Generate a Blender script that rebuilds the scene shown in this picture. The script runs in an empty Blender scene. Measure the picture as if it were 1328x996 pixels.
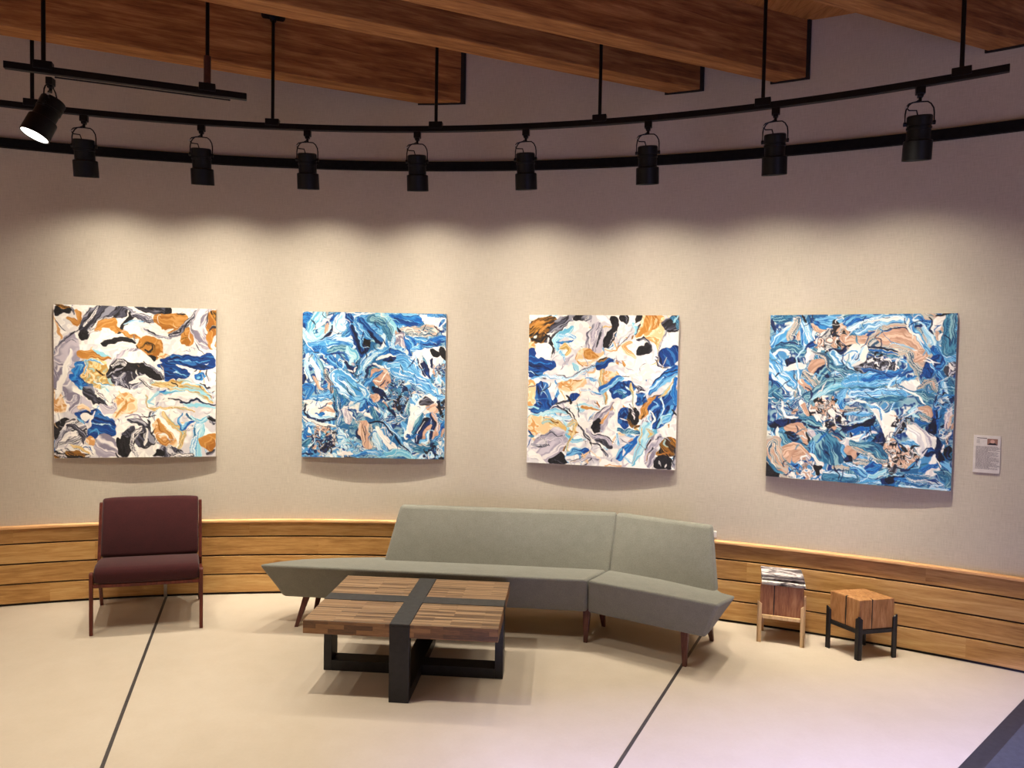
import bpy, bmesh, math, random
import numpy as np
from mathutils import Vector, Matrix
random.seed(7)
C = bpy.context.scene.collection
PI = math.pi
R = math.radians
# ------------------------------------------------------------------ helpers
def lin(c):
    return tuple(((v/255)/12.92 if v/255 <= .04045 else ((v/255+.055)/1.055)**2.4) for v in c)
def link(name, bm, mat=None, parent=None, bevel=0, seg=2, smooth=False, angle=40):
    me = bpy.data.meshes.new(name)
    bmesh.ops.recalc_face_normals(bm, faces=bm.faces)
    bm.to_mesh(me); bm.free()
    o = bpy.data.objects.new(name, me); C.objects.link(o)
    if mat: me.materials.append(mat)
    if parent: o.parent = parent
    if smooth:
        me.polygons.foreach_set('use_smooth', [True]*len(me.polygons))
        try: me.set_sharp_from_angle(angle=R(angle))
        except Exception: pass
    if bevel:
        m = o.modifiers.new('bevel', 'BEVEL'); m.width = bevel; m.segments = seg; m.limit_method = 'ANGLE'; m.angle_limit = R(30)
        if smooth: m.harden_normals = False
    return o
def box(bm, c, s, M=None):
    vs = [bm.verts.new((c[0]+x*s[0]/2, c[1]+y*s[1]/2, c[2]+z*s[2]/2)) for z in (-1,1) for (x,y) in ((-1,-1),(1,-1),(1,1),(-1,1))]
    if M is not None:
        for v in vs: v.co = M @ v.co
    for f in ((3,2,1,0),(4,5,6,7),(0,1,5,4),(1,2,6,5),(2,3,7,6),(3,0,4,7)): bm.faces.new([vs[i] for i in f])
    return vs
def hexa(bm, P):           # 8 points: bottom 4, top 4
    vs = [bm.verts.new(p) for p in P]
    for f in ((3,2,1,0),(4,5,6,7),(0,1,5,4),(1,2,6,5),(2,3,7,6),(3,0,4,7)): bm.faces.new([vs[i] for i in f])
def loft(bm, rings):
    V = [[bm.verts.new(p) for p in r] for r in rings]; n = len(rings[0])
    for a, b in zip(V, V[1:]):
        for i in range(n): bm.faces.new((a[i], a[(i+1)%n], b[(i+1)%n], b[i]))
    bm.faces.new(V[0][::-1]); bm.faces.new(V[-1])
def tube(bm, pts, r, n=8, caps=True, rect=None):
    pts = [Vector(p) for p in pts]; rings = []
    up = Vector((0,0,1))
    for i, p in enumerate(pts):
        d = (pts[min(i+1,len(pts)-1)]-pts[max(i-1,0)]).normalized()
        a = d.cross(up)
        if a.length < 1e-3: a = d.cross(Vector((0,1,0)))
        a.normalize(); b = a.cross(d).normalized()
        if rect:
            w, h = rect; rings.append([p+a*w/2*x+b*h/2*y for x, y in ((-1,-1),(1,-1),(1,1),(-1,1))])
        else:
            rr = r[i] if isinstance(r, (list, tuple)) else r
            rings.append([p+a*rr*math.cos(2*PI*k/n)+b*rr*math.sin(2*PI*k/n) for k in range(n)])
    loft(bm, rings)
def lathe(bm, prof, n=28, M=None):
    rings = [[Vector((r*math.cos(2*PI*k/n), r*math.sin(2*PI*k/n), z)) for k in range(n)] for r, z in prof]
    if M is not None: rings = [[M @ v for v in ring] for ring in rings]
    loft(bm, rings)
def tag(o, label=None, cat=None, group=None, kind=None):
    if label: o['label'] = label
    if cat: o['category'] = cat
    if group: o['group'] = group
    if kind: o['kind'] = kind
    return o
def empty(name, loc, rz=0):
    o = bpy.data.objects.new(name, None); C.objects.link(o); o.location = loc; o.rotation_euler = (0,0,rz); o.empty_display_size = .1
    return o
def copy_tree(o, parent=None):
    c = o.copy(); C.objects.link(c)
    if parent: c.parent = parent; c.matrix_parent_inverse = o.matrix_parent_inverse.copy()
    for ch in [x for x in C.objects if x.parent is o]: copy_tree(ch, c)
    return c
# ------------------------------------------------------------------ materials
def newmat(name):
    m = bpy.data.materials.new(name); m.use_nodes = True
    nt = m.node_tree; b = nt.nodes['Principled BSDF']
    return m, nt, b
def N(nt, t, **kw):
    n = nt.nodes.new(t)
    for k, v in kw.items(): setattr(n, k, v)
    return n
def ramp(nt, fac, stops):
    r = N(nt, 'ShaderNodeValToRGB'); e = r.color_ramp.elements
    while len(e) < len(stops): e.new(.5)
    for i, (p, c) in enumerate(stops):
        e[i].position = p; e[i].color = (*lin(c), 1)
    nt.links.new(fac, r.inputs[0]); return r.outputs[0]
def coords(nt, kind='Object', scale=(1,1,1), rot=(0,0,0)):
    t = N(nt, 'ShaderNodeTexCoord'); m = N(nt, 'ShaderNodeMapping')
    m.inputs['Scale'].default_value = scale; m.inputs['Rotation'].default_value = rot
    nt.links.new(t.outputs[kind], m.inputs[0]); return m.outputs[0]
def noise(nt, vec, scale, detail=4, rough=.55, dist=0):
    n = N(nt, 'ShaderNodeTexNoise'); n.inputs['Scale'].default_value = scale; n.inputs['Detail'].default_value = detail
    n.inputs['Roughness'].default_value = rough; n.inputs['Distortion'].default_value = dist
    nt.links.new(vec, n.inputs['Vector']); return n.outputs['Fac']
def mix(nt, fac, a, b, mode='MIX'):
    m = N(nt, 'ShaderNodeMix', data_type='RGBA', blend_type=mode)
    for sock, v in ((m.inputs[0], fac), (m.inputs[6], a), (m.inputs[7], b)):
        if isinstance(v, bpy.types.NodeSocket): nt.links.new(v, sock)
        elif isinstance(v, tuple): sock.default_value = (*v[:3], 1)
        else: sock.default_value = v
    return m.outputs[2]
def math_(nt, op, a, b=0.0):
    m = N(nt, 'ShaderNodeMath', operation=op)
    for s, v in ((m.inputs[0], a), (m.inputs[1], b)):
        if isinstance(v, bpy.types.NodeSocket): nt.links.new(v, s)
        else: s.default_value = v
    return m.outputs[0]
def bump(nt, b, h, strength=.2, dist=.01):
    n = N(nt, 'ShaderNodeBump'); n.inputs['Strength'].default_value = strength; n.inputs['Distance'].default_value = dist
    nt.links.new(h, n.inputs['Height']); nt.links.new(n.outputs[0], b.inputs['Normal'])
def plain(name, c, rough=.6, metal=0, spec=.5):
    m, nt, b = newmat(name)
    v = coords(nt); n = noise(nt, v, 30, 3)
    d = tuple(max(0, x-8) for x in c); u = tuple(min(255, x+6) for x in c)
    nt.links.new(ramp(nt, n, [(.3, d), (.7, u)]), b.inputs['Base Color'])
    b.inputs['Roughness'].default_value = rough; b.inputs['Metallic'].default_value = metal
    b.inputs['Specular IOR Level'].default_value = spec
    return m
def wood(name, dark, mid, light, axis='X', scale=1, rough=.5, kind='Object', stretch=14, crack=0, rot=(0,0,0)):
    m, nt, b = newmat(name)
    s = {'X': (1, stretch, stretch), 'Y': (stretch, 1, stretch), 'Z': (stretch, stretch, 1)}[axis]
    v = coords(nt, kind, s, rot)
    g = noise(nt, v, 1.6*scale, 6, .6, .8); f = noise(nt, v, 9*scale, 4, .6)
    v2 = coords(nt, kind, tuple(x**.5 for x in s), rot); k = noise(nt, v2, 1.3*scale, 3, .5, 1.5)
    t = math_(nt, 'ADD', math_(nt, 'MULTIPLY', g, .55), math_(nt, 'ADD', math_(nt, 'MULTIPLY', f, .2), math_(nt, 'MULTIPLY', k, .25)))
    nt.links.new(ramp(nt, t, [(.36, dark), (.5, mid), (.64, light)]), b.inputs['Base Color'])
    b.inputs['Roughness'].default_value = rough; b.inputs['Specular IOR Level'].default_value = .3
    bump(nt, b, g, .12, .004)
    return m
def fabric(name, c1, c2, scale=260, bs=.25):
    m, nt, b = newmat(name)
    v = coords(nt); n = noise(nt, v, scale, 2, .6); big = noise(nt, v, 14, 3)
    va = coords(nt, 'Object', (1, 1, 7)); vb = coords(nt, 'Object', (6, 6, 1))
    w = math_(nt, 'ADD', math_(nt, 'MULTIPLY', noise(nt, va, scale*.3, 2), .5), math_(nt, 'MULTIPLY', noise(nt, vb, scale*.3, 2), .5))
    t = math_(nt, 'ADD', math_(nt, 'MULTIPLY', n, .45), math_(nt, 'ADD', math_(nt, 'MULTIPLY', w, .4), math_(nt, 'MULTIPLY', big, .15)))
    nt.links.new(ramp(nt, t, [(.38, c1), (.62, c2)]), b.inputs['Base Color'])
    b.inputs['Roughness'].default_value = .95; b.inputs['Specular IOR Level'].default_value = .15
    b.inputs['Sheen Weight'].default_value = .15
    bump(nt, b, t, bs, .002)
    return m
# linen wall covering
def linen():
    m, nt, b = newmat('linen_wall')
    uv = coords(nt, 'UV', (1,1,1)); vh = coords(nt, 'UV', (12, 260, 1)); vv = coords(nt, 'UV', (260, 12, 1))
    h = noise(nt, vh, 1, 3, .7); v = noise(nt, vv, 1, 3, .7); big = noise(nt, uv, 1.5, 3)
    t = math_(nt, 'ADD', math_(nt, 'MULTIPLY', h, .4), math_(nt, 'ADD', math_(nt, 'MULTIPLY', v, .4), math_(nt, 'MULTIPLY', big, .2)))
    nt.links.new(ramp(nt, t, [(.34, WALL_D), (.5, WALL_M), (.66, WALL_L)]), b.inputs['Base Color'])
    b.inputs['Roughness'].default_value = .92; b.inputs['Specular IOR Level'].default_value = .2
    bump(nt, b, t, .25, .002)
    return m
WALL_D, WALL_M, WALL_L = (178,166,148), (195,183,165), (207,196,179)
M_wall = linen()
def boards(name, dark, mid, light):      # curved timber boards; UV = metres along the arc, height
    m, nt, b = newmat(name)
    uv = coords(nt, 'UV')
    sep = N(nt, 'ShaderNodeSeparateXYZ'); nt.links.new(uv, sep.inputs[0])
    row = math_(nt, 'FLOOR', math_(nt, 'MULTIPLY', math_(nt, 'ADD', sep.outputs[1], -.012), 6.27))
    off = math_(nt, 'MULTIPLY', math_(nt, 'FRACT', math_(nt, 'MULTIPLY', row, .377)), 1.9)
    col = math_(nt, 'FLOOR', math_(nt, 'DIVIDE', math_(nt, 'ADD', sep.outputs[0], off), 1.75))
    cmb = N(nt, 'ShaderNodeCombineXYZ'); nt.links.new(col, cmb.inputs[0]); nt.links.new(row, cmb.inputs[1])
    wn = N(nt, 'ShaderNodeTexWhiteNoise', noise_dimensions='2D'); nt.links.new(cmb.outputs[0], wn.inputs['Vector'])
    # per-board shift of the grain
    c2 = N(nt, 'ShaderNodeCombineXYZ')
    nt.links.new(math_(nt, 'ADD', math_(nt, 'MULTIPLY', sep.outputs[0], 1.4), math_(nt, 'MULTIPLY', wn.outputs['Value'], 37.0)), c2.inputs[0])
    nt.links.new(math_(nt, 'ADD', math_(nt, 'MULTIPLY', sep.outputs[1], 17.0), math_(nt, 'MULTIPLY', wn.outputs['Value'], 11.0)), c2.inputs[1])
    g = noise(nt, c2.outputs[0], 1.6, 6, .6, 1.1); k = noise(nt, c2.outputs[0], .7, 3, .5, 2.0); f = noise(nt, c2.outputs[0], 7, 3, .6)
    t = math_(nt, 'ADD', math_(nt, 'MULTIPLY', g, .4), math_(nt, 'ADD', math_(nt, 'MULTIPLY', k, .35), math_(nt, 'MULTIPLY', f, .25)))
    t = math_(nt, 'ADD', t, math_(nt, 'MULTIPLY', math_(nt, 'ADD', wn.outputs['Value'], -.5), .10))
    colr = ramp(nt, t, [(.33, dark), (.5, mid), (.66, light)])
    vo = N(nt, 'ShaderNodeTexVoronoi'); vo.inputs['Scale'].default_value = 1
    vk = N(nt, 'ShaderNodeCombineXYZ')
    nt.links.new(math_(nt, 'MULTIPLY', sep.outputs[0], 1.7), vk.inputs[0]); nt.links.new(math_(nt, 'MULTIPLY', sep.outputs[1], 3.3), vk.inputs[1])
    nt.links.new(vk.outputs[0], vo.inputs['Vector'])
    knot = N(nt, 'ShaderNodeMapRange'); knot.inputs[1].default_value = .03; knot.inputs[2].default_value = .085; knot.inputs[3].default_value = .75; knot.inputs[4].default_value = 0
    nt.links.new(vo.outputs['Distance'], knot.inputs[0])
    colr = mix(nt, knot.outputs[0], colr, lin(dark), 'MIX')
    nt.links.new(colr, b.inputs['Base Color']); b.inputs['Roughness'].default_value = .55; b.inputs['Specular IOR Level'].default_value = .3
    bump(nt, b, g, .08, .003)
    return m
M_board = boards('oak_boards', (138,94,48), (182,136,78), (206,166,108))
M_cap = wood('oak_cap', (206,150,96), (226,174,120), (238,192,140), 'X', kind='UV')
M_dark = plain('dark_gap', (22,14,12), .8)
M_black = plain('black_paint', (6,6,9), .42, spec=.3)
M_band = plain('black_band', (9,8,9), .7, spec=.2)
M_steel = plain('blackened_steel', (22,19,21), .42, .2)
M_strap = plain('grey_steel_strap', (58,55,53), .5, .3)
M_fir = wood('fir_beam', (104,60,30), (156,102,56), (194,140,84), 'X', 1.0, .6)
M_deck = wood('ceiling_boards', (140,88,44), (178,120,66), (196,140,84), 'Y', 1.0, .6)
M_sofa = fabric('sage_grey_fabric', (106,104,94), (131,129,118))
M_maroon = fabric('maroon_fabric', (42,15,16), (67,26,27), 300, .15)
M_mahog = wood('red_brown_wood', (56,20,14), (84,32,22), (108,48,32), 'Z', 2, .4)
M_walnut = wood('walnut_leg', (60,30,24), (86,48,38), (104,62,50), 'Z', 2, .4)
M_pale = wood('pale_maple', (196,158,112), (218,182,136), (230,198,154), 'Z', 2, .5)
M_blockA = wood('fir_block_red', (112,70,46), (144,94,64), (168,118,84), 'Z', 3, .55, stretch=9)
M_blockB = wood('fir_block_orange', (122,80,46), (160,112,68), (184,138,94), 'Z', 3, .55, stretch=9)
M_white = plain('white_plastic', (226,222,214), .5)
M_chrome = plain('pale_metal', (190,185,178), .3, .8)
M_smoke = plain('brown_sleeve', (70,40,34), .3)
def floor_mat():
    m, nt, b = newmat('pale_concrete')
    v = coords(nt); n = noise(nt, v, .9, 4, .5, .4); f = noise(nt, v, 6, 5, .6); s = noise(nt, v, 60, 2)
    t = math_(nt, 'ADD', math_(nt, 'MULTIPLY', n, .5), math_(nt, 'ADD', math_(nt, 'MULTIPLY', f, .35), math_(nt, 'MULTIPLY', s, .15)))
    nt.links.new(ramp(nt, t, [(.35, FL_D), (.5, FL_M), (.65, FL_L)]), b.inputs['Base Color'])
    b.inputs['Roughness'].default_value = .5; b.inputs['Specular IOR Level'].default_value = .3
    return m
FL_D, FL_M, FL_L = (186,171,150), (192,177,157), (197,183,164)
M_floor = floor_mat()
M_slate = plain('slate_floor', (66,68,76), .5)
M_slate2 = plain('slate_border', (44,43,48), .5)
def butcher():
    m, nt, b = newmat('butcher_block')
    v = coords(nt)
    br = N(nt, 'ShaderNodeTexBrick'); br.offset = .37; br.offset_frequency = 3; br.squash = 1
    nt.links.new(v, br.inputs['Vector'])
    for k, x in (('Scale', 1), ('Mortar Size', .0006), ('Brick Width', .29), ('Row Height', .0125), ('Mortar Smooth', 0)): br.inputs[k].default_value = x
    br.inputs['Color1'].default_value = (0,0,0,1); br.inputs['Color2'].default_value = (1,1,1,1); br.inputs['Mortar'].default_value = (.2,.2,.2,1)
    g = noise(nt, coords(nt, 'Object', (2.5, 90, 60)), 1.5, 5, .7, .5)
    t = math_(nt, 'ADD', math_(nt, 'MULTIPLY', br.outputs['Color'], .42), math_(nt, 'MULTIPLY', g, .6))
    nt.links.new(ramp(nt, t, [(.24, (56,40,27)), (.38, (106,80,56)), (.55, (142,112,82)), (.8, (168,138,104))]), b.inputs['Base Color'])
    b.inputs['Roughness'].default_value = .45; b.inputs['Specular IOR Level'].default_value = .3
    bump(nt, b, t, .1, .002)
    return m
M_butcher = butcher()
def butcher_side():
    m, nt, b = newmat('butcher_block_edge')
    tc = N(nt, 'ShaderNodeTexCoord'); sp = N(nt, 'ShaderNodeSeparateXYZ'); nt.links.new(tc.outputs['Object'], sp.inputs[0])
    cb = N(nt, 'ShaderNodeCombineXYZ'); nt.links.new(math_(nt, 'ADD', sp.outputs[0], sp.outputs[1]), cb.inputs[0]); nt.links.new(sp.outputs[2], cb.inputs[1])
    br = N(nt, 'ShaderNodeTexBrick'); br.offset = .43
    nt.links.new(cb.outputs[0], br.inputs['Vector'])
    for k, x in (('Scale', 1), ('Mortar Size', .0005), ('Brick Width', .17), ('Row Height', .026)): br.inputs[k].default_value = x
    br.inputs['Color1'].default_value = (0,0,0,1); br.inputs['Color2'].default_value = (1,1,1,1); br.inputs['Mortar'].default_value = (.2,.2,.2,1)
    g = noise(nt, coords(nt, 'Object', (6, 6, 60)), 2, 5, .65, .5)
    t = math_(nt, 'ADD', math_(nt, 'MULTIPLY', br.outputs['Color'], .4), math_(nt, 'MULTIPLY', g, .6))
    nt.links.new(ramp(nt, t, [(.22, (62,40,22)), (.45, (106,72,42)), (.65, (134,96,58)), (.85, (156,116,74))]), b.inputs['Base Color'])
    b.inputs['Roughness'].default_value = .5
    return m
M_bside = butcher_side()
def emis(name, c, s):
    m, nt, b = newmat(name)
    b.inputs['Base Color'].default_value = (.8,.8,.8,1); b.inputs['Emission Color'].default_value = (*lin(c), 1); b.inputs['Emission Strength'].default_value = s
    return m
M_lens = emis('lit_lens', (255,250,240), 6)
M_lensdim = emis('wall_washer_lens', (255,240,215), 3)
# ------------------------------------------------------------------ the room shell
WC = Vector((-1.1769, -2.8191, 0)); WR = 8.6297        # centre and radius of the curved wall
def wp(a, r, z=0): return Vector((WC.x + r*math.sin(R(a)), WC.y + r*math.cos(R(a)), z))
A0, A1, NA = -48, 66, 114
def arc_profile(name, prof, mat, a0=A0, a1=A1, n=NA, closed=True, smooth=True):
    """sweep a closed (r, z) profile along the wall's arc with metric UVs"""
    bm = bmesh.new(); uvl = bm.loops.layers.uv.new('UVMap'); V = []
    for i in range(n+1):
        a = a0+(a1-a0)*i/n; V.append([bm.verts.new(wp(a, r, z)) for r, z in prof])
    k = len(prof)
    for i in range(n):
        for j in range(k if closed else k-1):
            q = (j+1) % k
            f = bm.faces.new((V[i][j], V[i+1][j], V[i+1][q], V[i][q]))
            s0, s1 = R(a0+(a1-a0)*i/n)*WR, R(a0+(a1-a0)*(i+1)/n)*WR
            for l, uv in zip(f.loops, ((s0, prof[j][1]), (s1, prof[j][1]), (s1, prof[q][1]), (s0, prof[q][1]))): l[uvl].uv = (uv[0]+20, uv[1]+.02*(prof[j][1] == prof[q][1]))
    if closed: bm.faces.new(V[0]); bm.faces.new(V[-1][::-1])
    return link(name, bm, mat, smooth=smooth, angle=25)
CEIL = 4.54
tag(arc_profile('wall_back', [(WR+.04, -.05), (WR+.04, CEIL+.1), (WR+.3, CEIL+.1), (WR+.3, -.05)], M_wall), kind='structure')
# timber wainscot: four board courses on a dark backing under an overhanging cap
back = arc_profile('trim_1', [(WR+.028, .0), (WR+.028, .612), (WR+.039, .612), (WR+.039, .0)], M_dark); tag(back, kind='structure')
for z0, z1 in ((.020, .165), (.177, .324), (.337, .483), (.495, .612)):
    f = arc_profile('board_course', [(WR+.014, z0), (WR+.012, z0+.002), (WR+.012, z1-.002), (WR+.014, z1), (WR+.0275, z1), (WR+.0275, z0)], M_board)
    f.parent = back
cap = arc_profile('cap_board', [(WR-.012, .613), (WR-.014, .615), (WR-.014, .629), (WR-.012, .631), (WR+.039, .631), (WR+.039, .613)], M_cap); cap.parent = back
band = arc_profile('trim_2', [(WR+.008, 3.562), (WR+.006, 3.565), (WR+.006, 3.632), (WR+.008, 3.635), (WR+.039, 3.635), (WR+.039, 3.562)], M_band); tag(band, kind='structure')
# floors
def poly(name, pts, z0, z1, mat):
    bm = bmesh.new(); a = [bm.verts.new((x, y, z0)) for x, y in pts]; b = [bm.verts.new((x, y, z1)) for x, y in pts]; n = len(pts)
    bm.faces.new(a[::-1]); bm.faces.new(b)
    for i in range(n): bm.faces.new((a[i], a[(i+1)%n], b[(i+1)%n], b[i]))
    return link(name, bm, mat)
e0, e1 = Vector((2.27, 3.415)), Vector((3.155, 4.164)); ed = (e1-e0).normalized(); en = Vector((ed.y, -ed.x))
pA = e0-ed*9; pB = e1+ed*3.6
tag(poly('floor', [(-9, -5), (pA.x, -5), tuple(pA), tuple(pB), (pB.x, 7.5), (-9, 7.5)] if pA.y > -5 else [(-9, -5), tuple(e0+ed*((-5-e0.y)/ed.y)), tuple(pB), (pB.x, 7.5), (-9, 7.5)], -.12, 0, M_floor), kind='structure')
q0 = e0+ed*((-5-e0.y)/ed.y)
b0, b1 = q0+en*.085, pB+en*.085
tag(poly('trim_3', [tuple(q0), tuple(b0), tuple(b1), tuple(pB)], -.12, 0, M_slate2), kind='structure')
tag(poly('floor.001', [tuple(b0), (11, -5), (11, 7.5), tuple(b1)], -.12, 0, M_slate), kind='structure')
def strip(name, a, b, w, z0, z1, mat):
    a, b = Vector(a), Vector(b); d = (b-a).normalized(); n = Vector((-d.y, d.x))*w/2
    return tag(poly(name, [tuple(a-n), tuple(b-n), tuple(b+n), tuple(a+n)], z0, z1, mat), kind='structure')
M_joint = plain('joint_strip', (72,66,64), .45, .3)
strip('trim_4', (-1.134, 1.08), (-2.823, 5.67), .019, -.01, .0015, M_joint)
strip('trim_5', (-.63, 1.1), (1.76, 5.71-.02), .019, -.01, .0015, M_joint)
# metal joint cover where the first floor joint climbs the timber
j = wp(-11.0, WR+.006); bm = bmesh.new(); box(bm, (0,0,.30), (.024,.012,.60)); o = link('trim_6', bm, M_chrome, bevel=.002); o.location = j; o.rotation_euler.z = R(11.0); tag(o, kind='structure')
# ceiling
bd = Vector((math.sin(R(67.4)), math.cos(R(67.4)))); bn = Vector((-bd.y, bd.x))
def bp(s, n): return Vector((bd.x*s+bn.x*n, bd.y*s+bn.y*n))
bm = bmesh.new()
for i in range(-60, 70):
    s0 = i*.14
    P = [bp(s0+.002, -6.5), bp(s0+.138, -6.5), bp(s0+.138, 8.2), bp(s0+.002, 8.2)]
    hexa(bm, [(p.x, p.y, CEIL) for p in P]+[(p.x, p.y, CEIL+.04) for p in P])
tag(link('ceiling', bm, M_deck), kind='structure')
bm = bmesh.new(); P = [bp(-9, -6.6), bp(10, -6.6), bp(10, 8.3), bp(-9, 8.3)]; hexa(bm, [(p.x, p.y, CEIL+.041) for p in P]+[(p.x, p.y, CEIL+.15) for p in P])
tag(link('ceiling.001', bm, M_dark), kind='structure')
# unseen header and pier behind the viewpoint, added to trim the floor's daylight patch
bm = bmesh.new(); box(bm, (0,0,3.76), (20,.2,1.58)); box(bm, (-2.35,0,1.485), (2.3,.2,2.97))
o = link('daylight_cut_wall', bm, M_wall); o.location = (2.89,-4.06,0); o.rotation_euler.z = math.atan(.21); tag(o, kind='structure')
# ------------------------------------------------------------------ ceiling beams
def wall_s(n, off=0):      # distance along a beam's line to the curved wall
    o = bp(0, n); c = Vector((WC.x, WC.y)); d = bd; f = o-c
    b = f.dot(d); cc = f.dot(f)-(WR+off)**2
    return -b+math.sqrt(b*b-cc)
beam_specs = [(5.536, 5.708, 'heavy timber ceiling beam farthest left, behind the short straight track'),
              (4.475, 4.645, 'heavy timber ceiling beam second from the left, above the curved track'),
              (3.965, 4.135, 'heavy timber ceiling beam third from the left, ending below visible ceiling boards'),
              (2.963, 3.135, 'heavy timber ceiling beam in the top right corner of the view'),
              (2.45, 2.62, None), (1.44, 1.61, None)]
for n0, n1, lab in beam_specs:
    if lab is None: continue
    mid = (n0+n1)/2; se = wall_s(mid, .04)
    o = empty('ceiling_beam', (*bp(se, mid), 4.12), 0); tag(o, lab, 'beam', 'ceiling beams')
    o.rotation_euler.z = math.atan2(bd.y, bd.x)
    w = n1-n0; bm = bmesh.new()
    e_near, e_far = wall_s(n0, .039)-se, wall_s(n1, .039)-se
    hexa(bm, [(-9.5,-w/2,0), (e_near,-w/2,0), (e_far,w/2,0), (-9.5,w/2,0), (-9.5,-w/2,CEIL-4.121), (e_near,-w/2,CEIL-4.121), (e_far,w/2,CEIL-4.121), (-9.5,w/2,CEIL-4.121)])
    link('timber', bm, M_fir, o, bevel=.006)
    bm = bmesh.new(); g = .012
    e2n, e2f = wall_s(n0-g, .0385)-se, wall_s(n1+g, .0385)-se
    box2 = lambda d, zz0, zz1, y0, y1: hexa(bm, [(e_near+d-.02,y0,zz0), (e_near+d,y0,zz0), (e_far+d,y1,zz0), (e_far+d-.02,y1,zz0), (e_near+d-.02,y0,zz1), (e_near+d,y0,zz1), (e_far+d,y1,zz1), (e_far+d-.02,y1,zz1)])
    box2(-.001, -g, CEIL-4.121, -w/2-g, w/2+g)
    link('shadow_gap_sleeve', bm, M_dark, o)  # dark sleeve whose colour stands in for the shadow gap at the wall
# ------------------------------------------------------------------ curved lighting track
TC = Vector((-1.22, -1.786)); TR = 7.0095; TZ = 3.701
def tp(a, z=TZ): return Vector((TC.x+TR*math.sin(R(a)), TC.y+TR*math.cos(R(a)), z))
def rod(parent, x, y, z0, ang, canopy=False, sleeve=False):
    bm = bmesh.new(); tube(bm, [(x, y, z0), (x, y, CEIL-.001)], .0125, 10); r = link('suspension_rod', bm, M_black, parent, smooth=True)
    bm = bmesh.new(); M = Matrix.Translation((x, y, z0)) @ Matrix.Rotation(-R(ang), 4, 'Z'); box(bm, (0,0,0), (.10,.05,.05), M); link('coupler', bm, M_black, r, bevel=.004)
    bm = bmesh.new(); lathe(bm, [(.02, -.075), (.03, -.045), (.082, -.045), (.085, -.04), (.085, -.001), (.04,0)], 28, Matrix.Translation((x, y, CEIL-.001))); link('canopy', bm, M_black, r, smooth=True)
    if sleeve:
        bm = bmesh.new(); tube(bm, [(x, y, z0+.03), (x, y, z0+.20)], .022, 12); link('sleeve', bm, M_smoke, r, smooth=True)
trk = empty('track_rail', (*tp(-3).xy, TZ)); tag(trk, 'long curved black lighting track carrying eight dark spotlights along the linen wall', 'lighting track')
inv = Vector((trk.location))
def child_of(o, root):        # keep world placement under a root that is not at the origin
    o.matrix_parent_inverse = Matrix.Translation(-Vector(root.location))
bm = bmesh.new(); tube(bm, [tp(a) for a in np.linspace(-31, 34.75, 90)], 0, rect=(.036, .042)); child_of(link('rail', bm, M_black, trk, bevel=.003), trk)
for a in (-17.87, -4.81, 5.09, 14.94, 23.86, 32.87):
    p = tp(a); before = set(C.objects); rod(trk, p.x, p.y, TZ+.026, a)
    for o in set(C.objects)-before:
        if o.parent is trk: child_of(o, trk)
t2a, t2b = Vector((-3.054, 4.184, TZ)), Vector((-1.781, 4.628, TZ)); t2d = (t2b-t2a).normalized(); ang2 = -math.degrees(math.atan2(t2d.y, t2d.x))
trk2 = empty('track_rail', (*((t2a+t2b)/2).xy, TZ)); tag(trk2, 'short straight black lighting track at upper left holding one lit spotlight', 'lighting track')
bm = bmesh.new(); tube(bm, [t2a, t2b], 0, rect=(.036, .042)); child_of(link('rail', bm, M_black, trk2, bevel=.003), trk2)
bm = bmesh.new(); tube(bm, [t2a+t2d*.26-Vector((0,0,.034)), t2b-t2d*.1-Vector((0,0,.034))], .005, 6); child_of(link('cable', bm, M_black, trk2), trk2)
for k, (x, y) in enumerate(((-2.864, 4.2505), (-2.006, 4.5495))):
    before = set(C.objects); rod(trk2, x, y, TZ+.026, ang2, sleeve=(k == 1))
    for o in set(C.objects)-before:
        if o.parent is trk2: child_of(o, trk2)
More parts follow.
